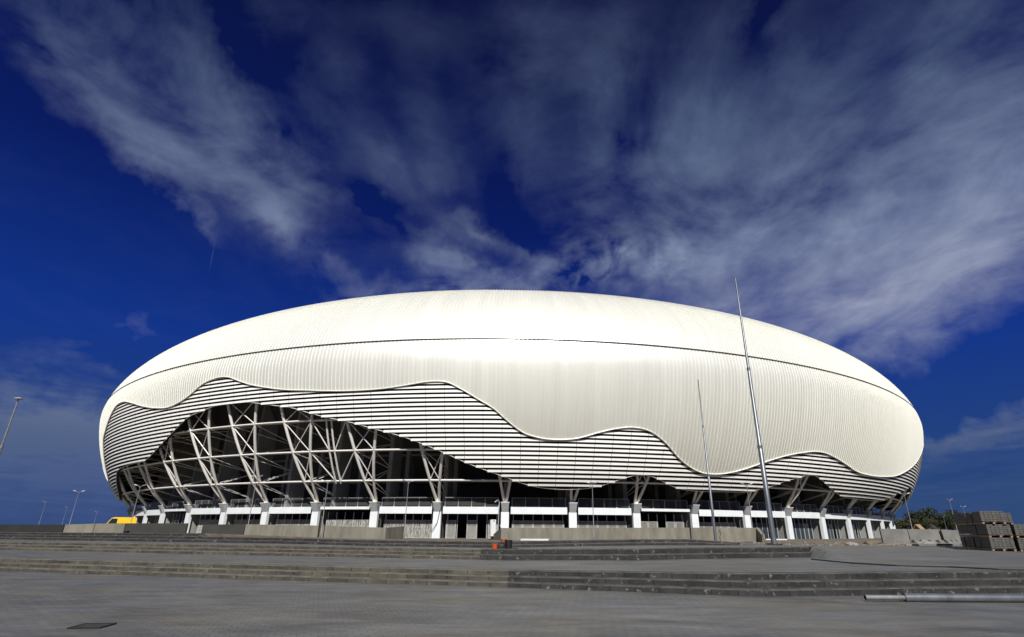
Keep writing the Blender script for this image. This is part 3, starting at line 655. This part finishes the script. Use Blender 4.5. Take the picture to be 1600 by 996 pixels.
wall('retaining_wall', [xp(317, 820, 59), xp(383, 819.5, 60)], .3, mWallD, 'short dark grey ramp wall joining the long beige wall')
wall('retaining_wall', [xp(384, 819.5, 60), xp(498, 821.5, 60)], .3, mWall, 'long beige concrete ramp wall left of the lamp post gap')
wall('retaining_wall', [xp(503, 821.5, 60), xp(603, 825, 60), xp(633, 822.5, 64)], .3, mWall, 'beige concrete ramp wall with a dark turned end')
wall('retaining_wall', [xp(767, 838, 67), xp(783, 825.3, 61), xp(926, 825, 60.5)], .3, mWall, 'streaked beige concrete wall in front of the entrance gates')
wall('retaining_wall', [xp(927.5, 825, 60.5), xp(1077, 824.8, 60)], .3, mWall, 'streaked concrete wall between the small lamp post and cable slot')
wall('retaining_wall', [xp(1081, 824.8, 60), xp(1181, 825, 59), xp(1190, 836, 57.5)], .3, mWall, 'light concrete wall piece behind the two tall masts')
def precast(px0, px1, py0, py1, Y, label, lean=.12, legs=0, lift=.0):
    a, c = xp(px0, py0, Y), xp(px1, py1, Y)
    t = empty('precast_wall', (a[0], Y, gz(a[0], Y))); tag(t, label, 'concrete element', 'precast wall elements on the building site')
    b_ = MB(); z1 = a[2]+EYE-gz(a[0], Y); z2 = c[2]+EYE-gz(c[0], Y); w__ = c[0]-a[0]
    b_.hexa([(0, 0, lift), (w__, 0, lift), (w__, .22, lift), (0, .22, lift)], [(0, lean, z1), (w__, lean, z2), (w__, lean+.18, z2), (0, lean+.18, z1)])
    b_.build('wall_slab', mPrecast, t)
    for k in range(legs):
        x = w__*(k+.5)/legs; b_ = MB()
        b_.hexa([(x-.3, -.7, -.05), (x+.3, -.7, -.05), (x+.3, .25, -.05), (x-.3, .25, -.05)], [(x-.12, -.02, lift+.05), (x+.12, -.02, lift+.05), (x+.12, .2, lift+.05), (x-.12, .2, lift+.05)])
        b_.build('foot', mPrecast, t)
precast(1376, 1418, 826.5, 827, 55, 'grey precast wall panel nearest the curved end of the stadium', .1, 0, -.3)
precast(1419, 1470, 827, 827.5, 55.4, 'long grey precast wall panel with feet in the middle of the site', .12, 4, .32)
precast(1472, 1504, 827.5, 829.5, 55, 'grey precast wall panel with feet next to the paver stacks', .16, 4, .32)

# rubble and boards on the site
def chunk(x, y, s, m, name, label, cat, h=.5, group=None):
    me = bpy.data.meshes.new(name); import bmesh
    bm = bmesh.new(); bmesh.ops.create_icosphere(bm, subdivisions=2, radius=1)
    for v_ in bm.verts:
        f_ = 1+random.uniform(-.28, .28); v_.co = Vector((v_.co.x*s*f_, v_.co.y*s*.8*f_, max(-.1, v_.co.z*h*s*f_)))
    bm.to_mesh(me); bm.free(); me.materials.append(m); o = bpy.data.objects.new(name, me); col.objects.link(o)
    o.location = (x, y, gz(x, y)); return tag(o, label, cat, group)
a = xp(1443, 846, 50); chunk(a[0], 50, .75, mRub, 'rubble_heap', 'pale broken concrete heap in front of the long precast panel', 'rubble', .45)
a = xp(1330, 850, 44); chunk(a[0], 44, .45, mRub, 'rubble_heap', 'small pale rubble lump on sand in front of the white columns', 'rubble', .6)
a = xp(1360, 842, 50); chunk(a[0], 50, .9, mDirt, 'soil_heap', 'brown soil heap at the foot of the last white column', 'soil heap', .35)
a = xp(1170, 846, 38); chunk(a[0], 38, 2.6, mDirt, 'soil_heap', 'long sandy soil heap beside the light concrete wall piece', 'soil heap', .09)
b_ = MB()
for _ in range(420):
    x = random.uniform(11, 50); y = L3(x)+random.uniform(1.5, 1.5+max(2, 58-float(L3(x)))*random.random()**1.5); y = min(float(y), 66); s_ = random.uniform(.03, .13)*random.choice((1, 1, 1.8))
    b_.box((x, y, gz(x, y)+s_*.15), (s_*random.uniform(.8, 2.5), s_, s_*.5), random.uniform(0, 3))
tag(b_.build('gravel_litter', mRub), 'loose stones and chips scattered over the sandy soil', 'gravel', kind='stuff')
def board(px, py, Y, ln_, rz, m, name, label, cat, w__=.2, t__=.06, dz=.04):
    a = xp(px, py, Y); b_ = MB(); b_.box((0, 0, t__/2), (ln_, w__, t__)); o = b_.build(name, m); o.location = (a[0], Y, gz(a[0], Y)+dz); o.rotation_euler = (0, radians(random.uniform(-2, 2)), rz); return tag(o, label, cat)
board(1395, 852, 46, 2.4, .2, mWood, 'timber_board', 'brown timber board lying below the nearest precast panel', 'board')
board(1412, 851, 47, 2.0, -.5, mRub, 'timber_board', 'pale board lying askew below the precast panels', 'board')
board(1462, 853, 42, 3.0, .05, mPrecast, 'concrete_plank', 'flat concrete plank on the sand in front of the precast panels', 'plank', .7, .12)
board(1478, 850, 44, 1.6, .9, mPrecast, 'concrete_plank', 'tilted concrete plank leaning near the panel joint', 'plank', .5, .12)
a = xp(835, 846, 27.5); b_ = MB(); b_.box((0, 0, .035), (1.3, .1, .07)); b_.box((.05, .08, .05), (1.25, .06, .05)); o = b_.build('white_plank', mWhiteP); o.location = (a[0], 27.4, gz(a[0], 27.4)+.01)
tag(o, 'white plank lying on the top step below the streaked wall', 'plank')
a = xp(1212, 839, 61); b_ = MB(); b_.box((0, 0, .06), (2.2, .25, .12)); o = b_.build('white_plank', mWhiteP); o.location = (a[0], 61, gz(a[0], 61)+.2); tag(o, 'white beam lying on the ground behind the tallest mast', 'beam')

# ------------------------------------------------------------------ masts and lamps
def mast(px, pyb, pyt, Y, r0, r1, label, cuts=(.33, .62)):
    g = xp(px, pyb, Y); top = ray(px, pyb)
    x = g[0]; z0_ = gz(x, Y)
    # top pixel row gives the height
    H = pyt
    t = empty('steel_mast', (x, Y, z0_)); tag(t, label, 'mast', 'bare steel masts on the plaza')
    b_ = MB(); zs_ = [0, H*cuts[0], H*cuts[0]+.02, H*cuts[1], H*cuts[1]+.02, H]; rr = [r0, r0*.93, r0*.80, r0*.66, r0*.55, r1]
    b_.tube([(0, 0, z) for z in zs_], rr, 20); b_.build('mast_tube', mMast, t, True)
    for c in cuts:
        b_ = MB(); b_.tube([(0, 0, H*c-.12), (0, 0, H*c+.03)], r0*(.98 if c == cuts[0] else .74), 20); b_.build('joint_collar', mMast, t, True)
    b_ = MB(); b_.tube([(0, 0, .0), (0, 0, .03)], r0*2.1, 20)
    for k in range(4): a_ = k*pi/2+.4; b_.tube([(cos(a_)*r0*1.7, sin(a_)*r0*1.7, .03), (cos(a_)*r0*1.7, sin(a_)*r0*1.7, .1)], .02, 6)
    b_.build('base_plate', mRust, t); b_ = MB(); b_.tube([(0, 0, H), (0, 0, H+.05)], [r1*1.3, r1*.6], 10); b_.build('finial', mMast, t)
    return t
mast(1210, 853, 13.25, 26.1, .118, .035, 'tallest bare galvanised mast standing behind the black stone steps')
mast(1118, 843, 11.6, 40, .095, .035, 'second tapered steel mast farther back beside the concrete wall', (.4, .7))
# cable coil at the foot of the tallest mast
b_ = MB(); x0 = 10.95
for j in range(4): b_.tube([(.30*cos(a_)*(1+.08*j), .22*sin(a_), .03+.012*j+.02*sin(3*a_+j)) for a_ in np.linspace(0, 2*pi, 22)], .016, 5)
b_.tube([(-.35, 0, .05), (-.45, .1, .35), (-.38, 0, .72), (-.2, -.05, .82), (-.12, .02, .6), (-.3, .05, .45), (-.42, 0, .6)], .014, 5)
o = b_.build('cable_coil', mRubber); o.location = (x0, 26.05, gz(x0, 26.05)); tag(o, 'black cable coil hanging at the foot of the tallest mast', 'cable')
b_ = MB(); b_.tube([(0, 0, .02), (.02, .1, .3), (-.03, 0, .55), (.04, -.1, .8), (0, 0, 1.0), (-.06, .05, .75)], .02, 5)
o = b_.build('cable_coil', mRubber); o.location = (.322*40+.25, 39.9, gz(13, 40)); tag(o, 'thin black cable tied to the second steel mast', 'cable')

def make_lamp(H, arm=.58):
    t = empty('street_lamp', (0, 0, 0))
    b_ = MB(); b_.tube([(0, 0, 0), (0, 0, .6), (0, 0, .62), (0, 0, H)], [.06, .06, .045, .03], 8); b_.build('pole', mGalv, t, True)
    b_ = MB(); b_.tube([(0, 0, 0), (0, 0, .05)], .16, 8); b_.build('base_plate', mGalv, t)
    for s in (-1, 1):
        b_ = MB(); b_.tube([(0, 0, H-.25), (s*arm*.35, 0, H-.02), (s*arm*.7, 0, H+.02)], .03, 6); a_ = b_.build('arm', mGalv, t)
        b_ = MB(); b_.hexa([(s*arm*.55, -.11, H-.03), (s*arm*1.15, -.13, H+.07), (s*arm*1.15, .13, H+.07), (s*arm*.55, .11, H-.03)], [(s*arm*.55, -.09, H+.06), (s*arm*1.15, -.1, H+.16), (s*arm*1.15, .1, H+.16), (s*arm*.55, .09, H+.06)])
        b_.build('lamp_head', mGalv, a_)
    return t
lamps = [(201.7, 828, 759, 71, 'double-headed street lamp in front of the curved stadium end behind the van'), (388, 819, 745, 62.5, 'double-headed lamp against the truss opening above the dark ramp wall'),
 (502, 830, 752, 59, 'double-headed lamp standing in the gap of the long beige wall'), (632.6, 821, 752, 63.5, 'double-headed lamp beside the turned wall end before the bar gates'),
 (928, 835, 755, 60.1, 'double-headed lamp in the slot of the streaked concrete wall'), (1175.6, 824, 757, 60.5, 'double-headed lamp between the two tall masts, behind the wall'),
 (1425, 825, 772, 75, 'double-headed lamp overlapping the louvres at the far curved end'), (1495.5, 828, 781, 89, 'tall double-headed lamp above the precast panel near the paver stacks'),
 (1479, 827, 807, 190, 'larger of two distant lamps in front of the dark trees'), (1470.5, 826, 814, 274, 'smallest distant lamp in front of the dark trees'),
 (61.5, 817, 784.3, 118, 'distant double lamp farthest from the stadium above the black wall'), (97.6, 817, 792.5, 151, 'faint distant lamp just beside a taller lamp above the black wall'),
 (109.7, 815, 768, 81, 'tallest distant lamp above the end of the black wall'), (147, 817, 800, 202, 'tiny distant lamp above the beige wall panels near the van'),
 (1436, 826, 812, 230, 'tiny lamp among trees above the long precast panel'), (1512, 820, 792, 150, 'faint distant lamp rising behind the paver stacks')]
proto = make_lamp(5.7)
first = True
for (px, pb, pt, Y, lab) in lamps:
    o = proto if first else copy_tree(proto); first = False
    g = xp(px, pb, Y); r = xp(px+(0), pt, Y); z0_ = gz(g[0], Y) if abs(g[0]) < 55 and Y < 80 else EYE-1.21
    o.location = (g[0], Y, z0_)
    H = r[2]+EYE-z0_; o.scale = (1, 1, H/5.7)
    for ch in o.children:
        if ch.name.startswith('arm'): pass
    o.rotation_euler = (0, 0, random.uniform(-.5, .5)); tag(o, lab, 'lamp', 'double-headed street lamps round the stadium')
# nearer lamp at the picture's edge
t = empty('street_lamp', (-.9614*45, 45, gz(-43, 45))); zt_ = .221*45+EYE-gz(-43, 45)
b_ = MB(); b_.tube([(0, 0, 0), (0, 0, zt_*.62), (0, 0, zt_*.62+.02), (0, 0, zt_)], [.12, .1, .075, .055], 12); b_.build('pole', mGalv, t, True)
b_ = MB(); b_.tube([(0, 0, zt_*.62-.12), (0, 0, zt_*.62+.12)], .13, 12); b_.build('collar', mGalv, t)
b_ = MB(); b_.tube([(0, 0, zt_), (0, 0, zt_+.06), (0, 0, zt_+.14)], [.30, .32, .1], 20); b_.build('lamp_head', mCap, t)
tag(t, 'tall lamp mast with a flat disc head, nearest of the left lamps', 'lamp')

# ------------------------------------------------------------------ yellow van
X, Y = -59.6, 84; t = empty('yellow_van', (X, Y, EYE-1.21), radians(212)); t.scale = (.78, .95, 1.0); tag(t, 'yellow delivery van parked behind the beige wall by the stadium', 'van')
b_ = MB(); sec = [(-2.5, .45), (-2.5, 2.15), (-2.35, 2.4), (.9, 2.4), (1.35, 2.28), (2.0, 1.45), (2.75, 1.12), (2.85, .85), (2.85, .45)]
vs = [(x, s*(.98 if z < 1.6 else .9), z) for s in (-1, 1) for x, z in sec]; n = len(sec)
b_.add(vs, [tuple(range(n)), tuple(range(2*n-1, n-1, -1))]+[(i, i+n, (i+1) % n+n, (i+1) % n) for i in range(n)])
b_.build('body', mYellow, t)
b_ = MB(); b_.add([(1.37, -.84, 2.24), (1.37, .84, 2.24), (2.02, .88, 1.49), (2.02, -.88, 1.49)], [(0, 1, 2, 3)])
b_.v = [(x+.02, y, z+.02) for x, y, z in b_.v]; b_.build('windscreen', mGlass, t)
for s in (-1, 1):
    b_ = MB(); b_.add([(.45, s*1.01, 1.45), (1.85, s*1.01, 1.45), (1.3, s*.97, 2.2), (.45, s*.97, 2.2)], [(0, 1, 2, 3)]); b_.build('side_window', mGlass, t)
    b_ = MB(); b_.box((2.83, s*.7, .9), (.08, .35, .22)); b_.build('headlight', mWhiteP, t)
    for x in (-1.6, 1.9):
        b_ = MB(); b_.tube([(x, s*.80, .36), (x, s*1.0, .36)], .36, 20); wv = b_.build('wheel', mRubber, t)
        b_ = MB(); b_.tube([(x, s*1.0, .36), (x, s*1.01, .36)], .2, 14); b_.build('rim', mAl, wv)

# ------------------------------------------------------------------ paver pallets
PW, PD, PH = 1.08, 1.26, .56
def make_pack():
    t = empty('paver_pack', (0, 0, 0)); b_ = MB(); nx, ny, nz_ = 6, 6, 6
    dx, dy, dz_ = PW/nx, PD/ny, PH/nz_
    for i in range(nx):
        for j in range(ny):
            for k in range(nz_):
                if 0 < i < nx-1 and 0 < j < ny-1 and k < nz_-1: continue
                b_.box((-PW/2+dx*(i+.5)+random.uniform(-.006, .006), -PD/2+dy*(j+.5)+random.uniform(-.012, .012), .14+dz_*(k+.5)), (dx-.016, dy-.012, dz_-.014))
    b_.build('paver_block', mPaver, t)
    b_ = MB(); b_.box((0, 0, .14+PH/2-.01), (PW-.05, PD-.05, PH-.06)); b_.build('stack_core', mRubber, t)
    b_ = MB()
    for i in (-1, 0, 1): b_.box((i*(PW/2-.06), 0, .05), (.1, PD, .09))
    for j in range(6): b_.box((0, -PD/2+.1+j*(PD-.2)/5, .115), (PW+.04, .11, .025))
    b_.build('pallet', mWood, t); return t
pk = make_pack(); c0 = Vector((26.0, 32.8)); uu = Vector((.457, .889)); vv = Vector((.889, -.457)); rz = math.atan2(vv.y, vv.x)
ordn = ['nearest', 'second', 'third', 'fourth', 'fifth', 'farthest']; lvn = ['bottom', 'middle', 'top']
first = True
for j, (nu, heights) in enumerate(((6, (3, 3, 3, 3, 3, 3)), (5, (2, 2, 2, 3, 3)), (3, (2, 2, 2)))):
    for i in range(nu):
        for k in range(heights[i]):
            p = c0+uu*(PD*.5+i*(PD+.06)+(.16 if i > 2 else 0))+vv*(PW*.5+j*(PW+.16))
            if k == 2: p += vv*(-.10)+uu*(-.05)
            p += Vector((random.uniform(-.03, .03), random.uniform(-.03, .03)))
            o = pk if first else copy_tree(pk); first = False
            o.location = (p.x, p.y, gz(c0.x, c0.y)+k*(PH+.145)); o.rotation_euler = (0, 0, rz+random.uniform(-.02, .02))
            rn = ['leftmost', 'second', 'rightmost'][j]
            tag(o, f'{lvn[k]} grey paver pack, {ordn[i]} from the camera in the {rn} row of stacks', 'paver pack', 'stacked packs of concrete pavers')

# ------------------------------------------------------------------ foreground things
Yp = 13.55
for nm, x0, x1, r, lab in (('steel_pipe', xp(1352, 935, Yp)[0], xp(1416, 935, Yp)[0], .055, 'thin pale galvanised pipe end sticking out of a thicker pipe'), ('steel_pipe', xp(1413, 935, Yp)[0], 19.0, .085, 'thick galvanised steel pipe lying in front of the foreground steps')):
    b_ = MB(); n = 20; q = [(0, cos(2*pi*k/n)*r, r+sin(2*pi*k/n)*r) for k in range(n)]; qi = [(0, y*.86, (z-r)*.86+r) for _, y, z in q]
    L_ = x1-x0; vs = q+[(L_, y, z) for _, y, z in q]+qi+[(L_, y, z) for _, y, z in qi]; fs = []
    for k in range(n):
        k2 = (k+1) % n; fs += [(k, k2, n+k2, n+k), (2*n+k, 3*n+k, 3*n+k2, 2*n+k2), (k, 2*n+k, 2*n+k2, k2), (n+k, n+k2, 3*n+k2, 3*n+k)]
    b_.add(vs, fs); o = b_.build(nm, mMast if r > .06 else mGalv, None, True); o.location = (x0, Yp, .002 if r > .06 else .03); tag(o, lab, 'pipe')
# manhole
t = empty('manhole_cover', (-.7115*9.7, 9.72, .004), radians(6)); tag(t, 'dark iron manhole cover set in the foreground paving', 'manhole cover')
b_ = MB(); b_.box((0, 0, .004), (.42, .36, .012))
b_.build('cover', mRust, t); b_ = MB()
for x, y, a, c in ((0, .2, .48, .03), (0, -.2, .48, .03), (.225, 0, .03, .37), (-.225, 0, .03, .37)): b_.box((x, y, .006), (a, c, .02))
b_.build('frame', mBlackP, t)
# buckets
def bucket(x, y, r0, r1, h, m, label, name='bucket', cat='bucket', handle=True):
    z = gz(x, y); t = empty(name, (x, y, z)); tag(t, label, cat)
    n = 18; b_ = MB(); vs = []
    for rr, zz_ in ((r0, 0), (r1, h), (r1*.93, h), (r0*.93, .02)): vs += [(cos(2*pi*k/n)*rr, sin(2*pi*k/n)*rr, zz_) for k in range(n)]
    fs = [(q*n+k, q*n+(k+1) % n, (q+1)*n+(k+1) % n, (q+1)*n+k) for q in range(3) for k in range(n)]+[tuple(range(n))[::-1], tuple(3*n+k for k in range(n))]
    b_.add(vs, fs); b_.build('bowl', m, t, True)
    if handle:
        b_ = MB(); b_.tube([(cos(a)*r1, .02, h-.02+sin(a)*r1*.5) for a in np.linspace(0, pi, 12)], .006, 5); b_.build('handle', mGalv, t)
    return t
yb = 23.0
bucket(xp(773, 858, yb)[0], yb-.0, .10, .13, .20, mOrange, 'orange bucket on the edge of the black stone steps')
bucket(xp(794.5, 858, yb+.05)[0], yb+.1, .13, .15, .34, mBlackP, 'black bin beside the orange bucket on the steps', 'bin', 'bin', False)
bucket(xp(787, 846, 26)[0], 25.75, .11, .14, .10, mOrange, 'red-orange tub on the far low steps behind the black bin', 'tub', 'tub', False)
b_ = MB()
for j in range(3): b_.tube([(.14*cos(a), .12*sin(a), .03+.05*j+.05*sin(a*2+j)) for a in np.linspace(0, 2*pi, 18)], .018, 6)
o = b_.build('hose_coil', mRubber); o.location = (xp(783, 858, yb)[0], yb, gz(-1, yb)); tag(o, 'black hose coil between the orange bucket and black bin', 'hose')
b_ = MB(); b_.box((0, 0, .02), (.3, .12, .04)); o = b_.build('black_board', mBlackP); o.location = (xp(803, 860, yb)[0], yb, gz(-.5, yb)+.004); tag(o, 'flat black board lying beside the black bin', 'board')
# electrical cabinet by the open gate
Yc = 65.5; a = xp(770.5, 838, Yc); zc_ = gz(a[0], Yc); t = empty('electric_cabinet', (a[0], Yc, zc_), .1); tag(t, 'white electric cabinet on a stand beside the open gate', 'cabinet')
b_ = MB(); b_.box((0, 0, 1.25), (.55, .3, 1.75)); b_.build('housing', mWhiteP, t)
b_ = MB(); b_.box((-.34, .02, 1.25), (.11, .26, 1.72)); b_.build('side_panel', mAl, t); b_ = MB(); b_.box((.05, -.16, 1.98), (.2, .015, .08)); b_.build('nameplate', mBlackP, t)
b_ = MB()
for s in (-1, 1): b_.box((s*.22, 0, .19), (.08, .25, .38))
b_.box((0, 0, .04), (1.1, .5, .08)); b_.build('stand', mBlackP, t)
b_ = MB(); b_.tube([(.55, 0, 0), (.56, 0, 2.6), (.62, 0, 4.0), (.45, -.1, 4.25), (.1, -.1, 4.0)], .06, 8); o = b_.build('flexible_duct', mAl); o.location = (a[0], Yc, zc_); tag(o, 'grey service duct rising beside the electric cabinet', 'duct')
b_ = MB(); b_.tube([(.75, -.1, 1.55), (1.0, -.6, 1.2), (1.5, -1.5, .55), (1.9, -2.4, .12)], .03, 6); o = b_.build('timber_prop', mWhiteP); o.location = (a[0], Yc, zc_); tag(o, 'thin pale prop leaning on the wall end by the cabinet', 'prop')
# black hose hanging past a white column
q0 = sp3(-.0369, .1, ZST+1.1); b_ = MB(); b_.tube([sp3(-.030, .15, 3.6), sp3(-.0335, .12, 2.4), sp3(-.036, .15, .6), sp3(-.040, .3, -.2), sp3(-.0425, .2, -.45)], .035, 6)
o = b_.build('hanging_cable', mRubber); tag(o, 'black cable hanging in an arc across a white column', 'cable')
# long cable over the right terrace and the pipe stub at the step end
b_ = MB(); pts = []
for x, px, py in ((0, 1268, 875), (1, 1330, 881), (2, 1400, 885), (3, 1480, 887), (4, 1560, 891), (5, 1640, 893)):
    r = ray(px, py); Yq = (Z2(8)-.0)/r.z if r.z < 0 else 20; pts.append((r.x*Yq, Yq, Z2(r.x*Yq)+EYE+.02))
b_.tube(pts, .022, 6); o = b_.build('ground_cable', mRubber); tag(o, 'long black cable snaking over the grey middle plaza', 'cable')
b_ = MB(); b_.tube([(0, 0, 0), (.45, -.05, .0)], .09, 14); o = b_.build('pipe_stub', mBlackP); o.location = (11.85, L2(11.8)+.0, Z2(11.8)+EYE+.1); tag(o, 'short black pipe stub poking out of the black step end', 'pipe')

# ------------------------------------------------------------------ trees and houses far right
def tree(x, y, H, Wd, m, label, nleaf=4200):
    t = empty('broadleaf_tree', (x, y, EYE-1.21)); tag(t, label, 'tree', 'trees behind the building site')
    b_ = MB(); b_.tube([(0, 0, 0), (.1, 0, H*.35), (0, .1, H*.7)], [Wd*.035, Wd*.025, .06], 8)
    for k in range(6):
        a = k*2.4; b_.tube([(0, 0, H*(.25+.05*k)), (cos(a)*Wd*.28, sin(a)*Wd*.28, H*(.5+.05*k))], [Wd*.014, .04], 6)
    b_.build('trunk', mBark, t)
    cl = [(rng.uniform(-.42, .42)*Wd, rng.uniform(-.4, .4)*Wd, H*rng.uniform(.28, .9)) for _ in range(22)]
    cl = [c for c in cl if (c[0]/Wd/.5)**2+((c[2]/H-.55)/.46)**2 < 1.0]+[(0, 0, H*.6)]
    P = []
    for _ in range(nleaf):
        c = cl[rng.integers(len(cl))]; d = rng.normal(size=3); d /= np.linalg.norm(d); r = Wd*.16*(rng.random()**.4)*rng.uniform(.7, 1.15)
        P.append((c[0]+d[0]*r, c[1]+d[1]*r, max(H*.08, c[2]+d[2]*r*.85)))
    P = np.array(P); A_ = rng.normal(size=P.shape); B_ = rng.normal(size=P.shape); A_ /= np.linalg.norm(A_, axis=1)[:, None]; B_ /= np.linalg.norm(B_, axis=1)[:, None]
    s = rng.uniform(.10, .24, (len(P), 1))*Wd/9
    V_ = np.stack([P-A_*s, P+B_*s, P+A_*s, P-B_*s], 1).reshape(-1, 3); me = bpy.data.meshes.new('crown'); me.from_pydata(V_.tolist(), [], np.arange(len(V_)).reshape(-1, 4).tolist()); me.materials.append(m)
    o = bpy.data.objects.new('crown', me); col.objects.link(o); o.parent = t
def tat(px, pyt, wpx, Y, m, label):
    r = ray(px, pyt); H = (r.z*Y+1.2)*1.10; tree(r.x*Y, Y, H, wpx/841*Y*1.45, m, label)
for a in ((1455, 799, 38, 215, mLeaf2, 'largest dark tree behind the long precast panel'), (1484, 800, 26, 205, mLeaf2, 'dark round tree just left of the tall lamp'),
          (1432, 808, 30, 230, mLeaf, 'olive green tree between the stadium end and the largest tree'), (1411, 812, 28, 235, mLeaf, 'low olive tree touching the stadium end'),
          (1470, 806, 24, 240, mLeaf, 'olive tree filling the gap behind the two dark trees'), (1500, 806, 20, 250, mLeaf2, 'small dark tree beside the red-roofed house'),
          (1446, 813, 22, 200, mLeaf, 'low bushy tree below the largest dark tree'), (1398, 816, 16, 240, mLeaf2, 'tiny dark tree peeping past the last stadium column')): tat(*a)
def house(px, py, wpx, hpx, Y, mw, label, roof=mRoof):
    r = ray(px, py); x = r.x*Y; Wd = wpx/841*Y; H = r.z*Y+1.2
    t = empty('house', (x, Y, EYE-1.21), .5); tag(t, label, 'house'); h = H*.68
    b_ = MB(); b_.box((0, 0, h/2), (Wd, Wd*.8, h)); b_.add([(-Wd/2, -Wd*.4, h), (-Wd/2, Wd*.4, h), (-Wd/2, 0, H), (Wd/2, -Wd*.4, h), (Wd/2, Wd*.4, h), (Wd/2, 0, H)], [(0, 1, 2), (3, 5, 4)]); b_.build('wall', mw, t)
    b_ = MB()
    for s in (-1, 1):
        b_.hexa([(-Wd/2-.3, s*(Wd*.4+.4), h-.25), (Wd/2+.3, s*(Wd*.4+.4), h-.25), (Wd/2+.3, 0, H+.02), (-Wd/2-.3, 0, H+.02)], [(-Wd/2-.3, s*(Wd*.4+.4), h-.05), (Wd/2+.3, s*(Wd*.4+.4), h-.05), (Wd/2+.3, 0, H+.22), (-Wd/2-.3, 0, H+.22)])
    b_.build('roof', roof, t)
    for sx_ in (-.25, .25):
        b_ = MB(); b_.box((Wd*sx_, -Wd*.4-.02, h*.55), (Wd*.14, .06, h*.35)); b_.build('window', mGlass, t)
house(1434, 821, 8, 8, 150, mPeach, 'peach gabled house showing over the long precast panel', mPeach)
house(1456, 821.5, 8, 6, 160, mHouseW, 'small cream house half hidden under the largest tree', mRust)
house(1503, 814, 10, 12, 230, mHouseW, 'red-roofed house left of the paver stacks')
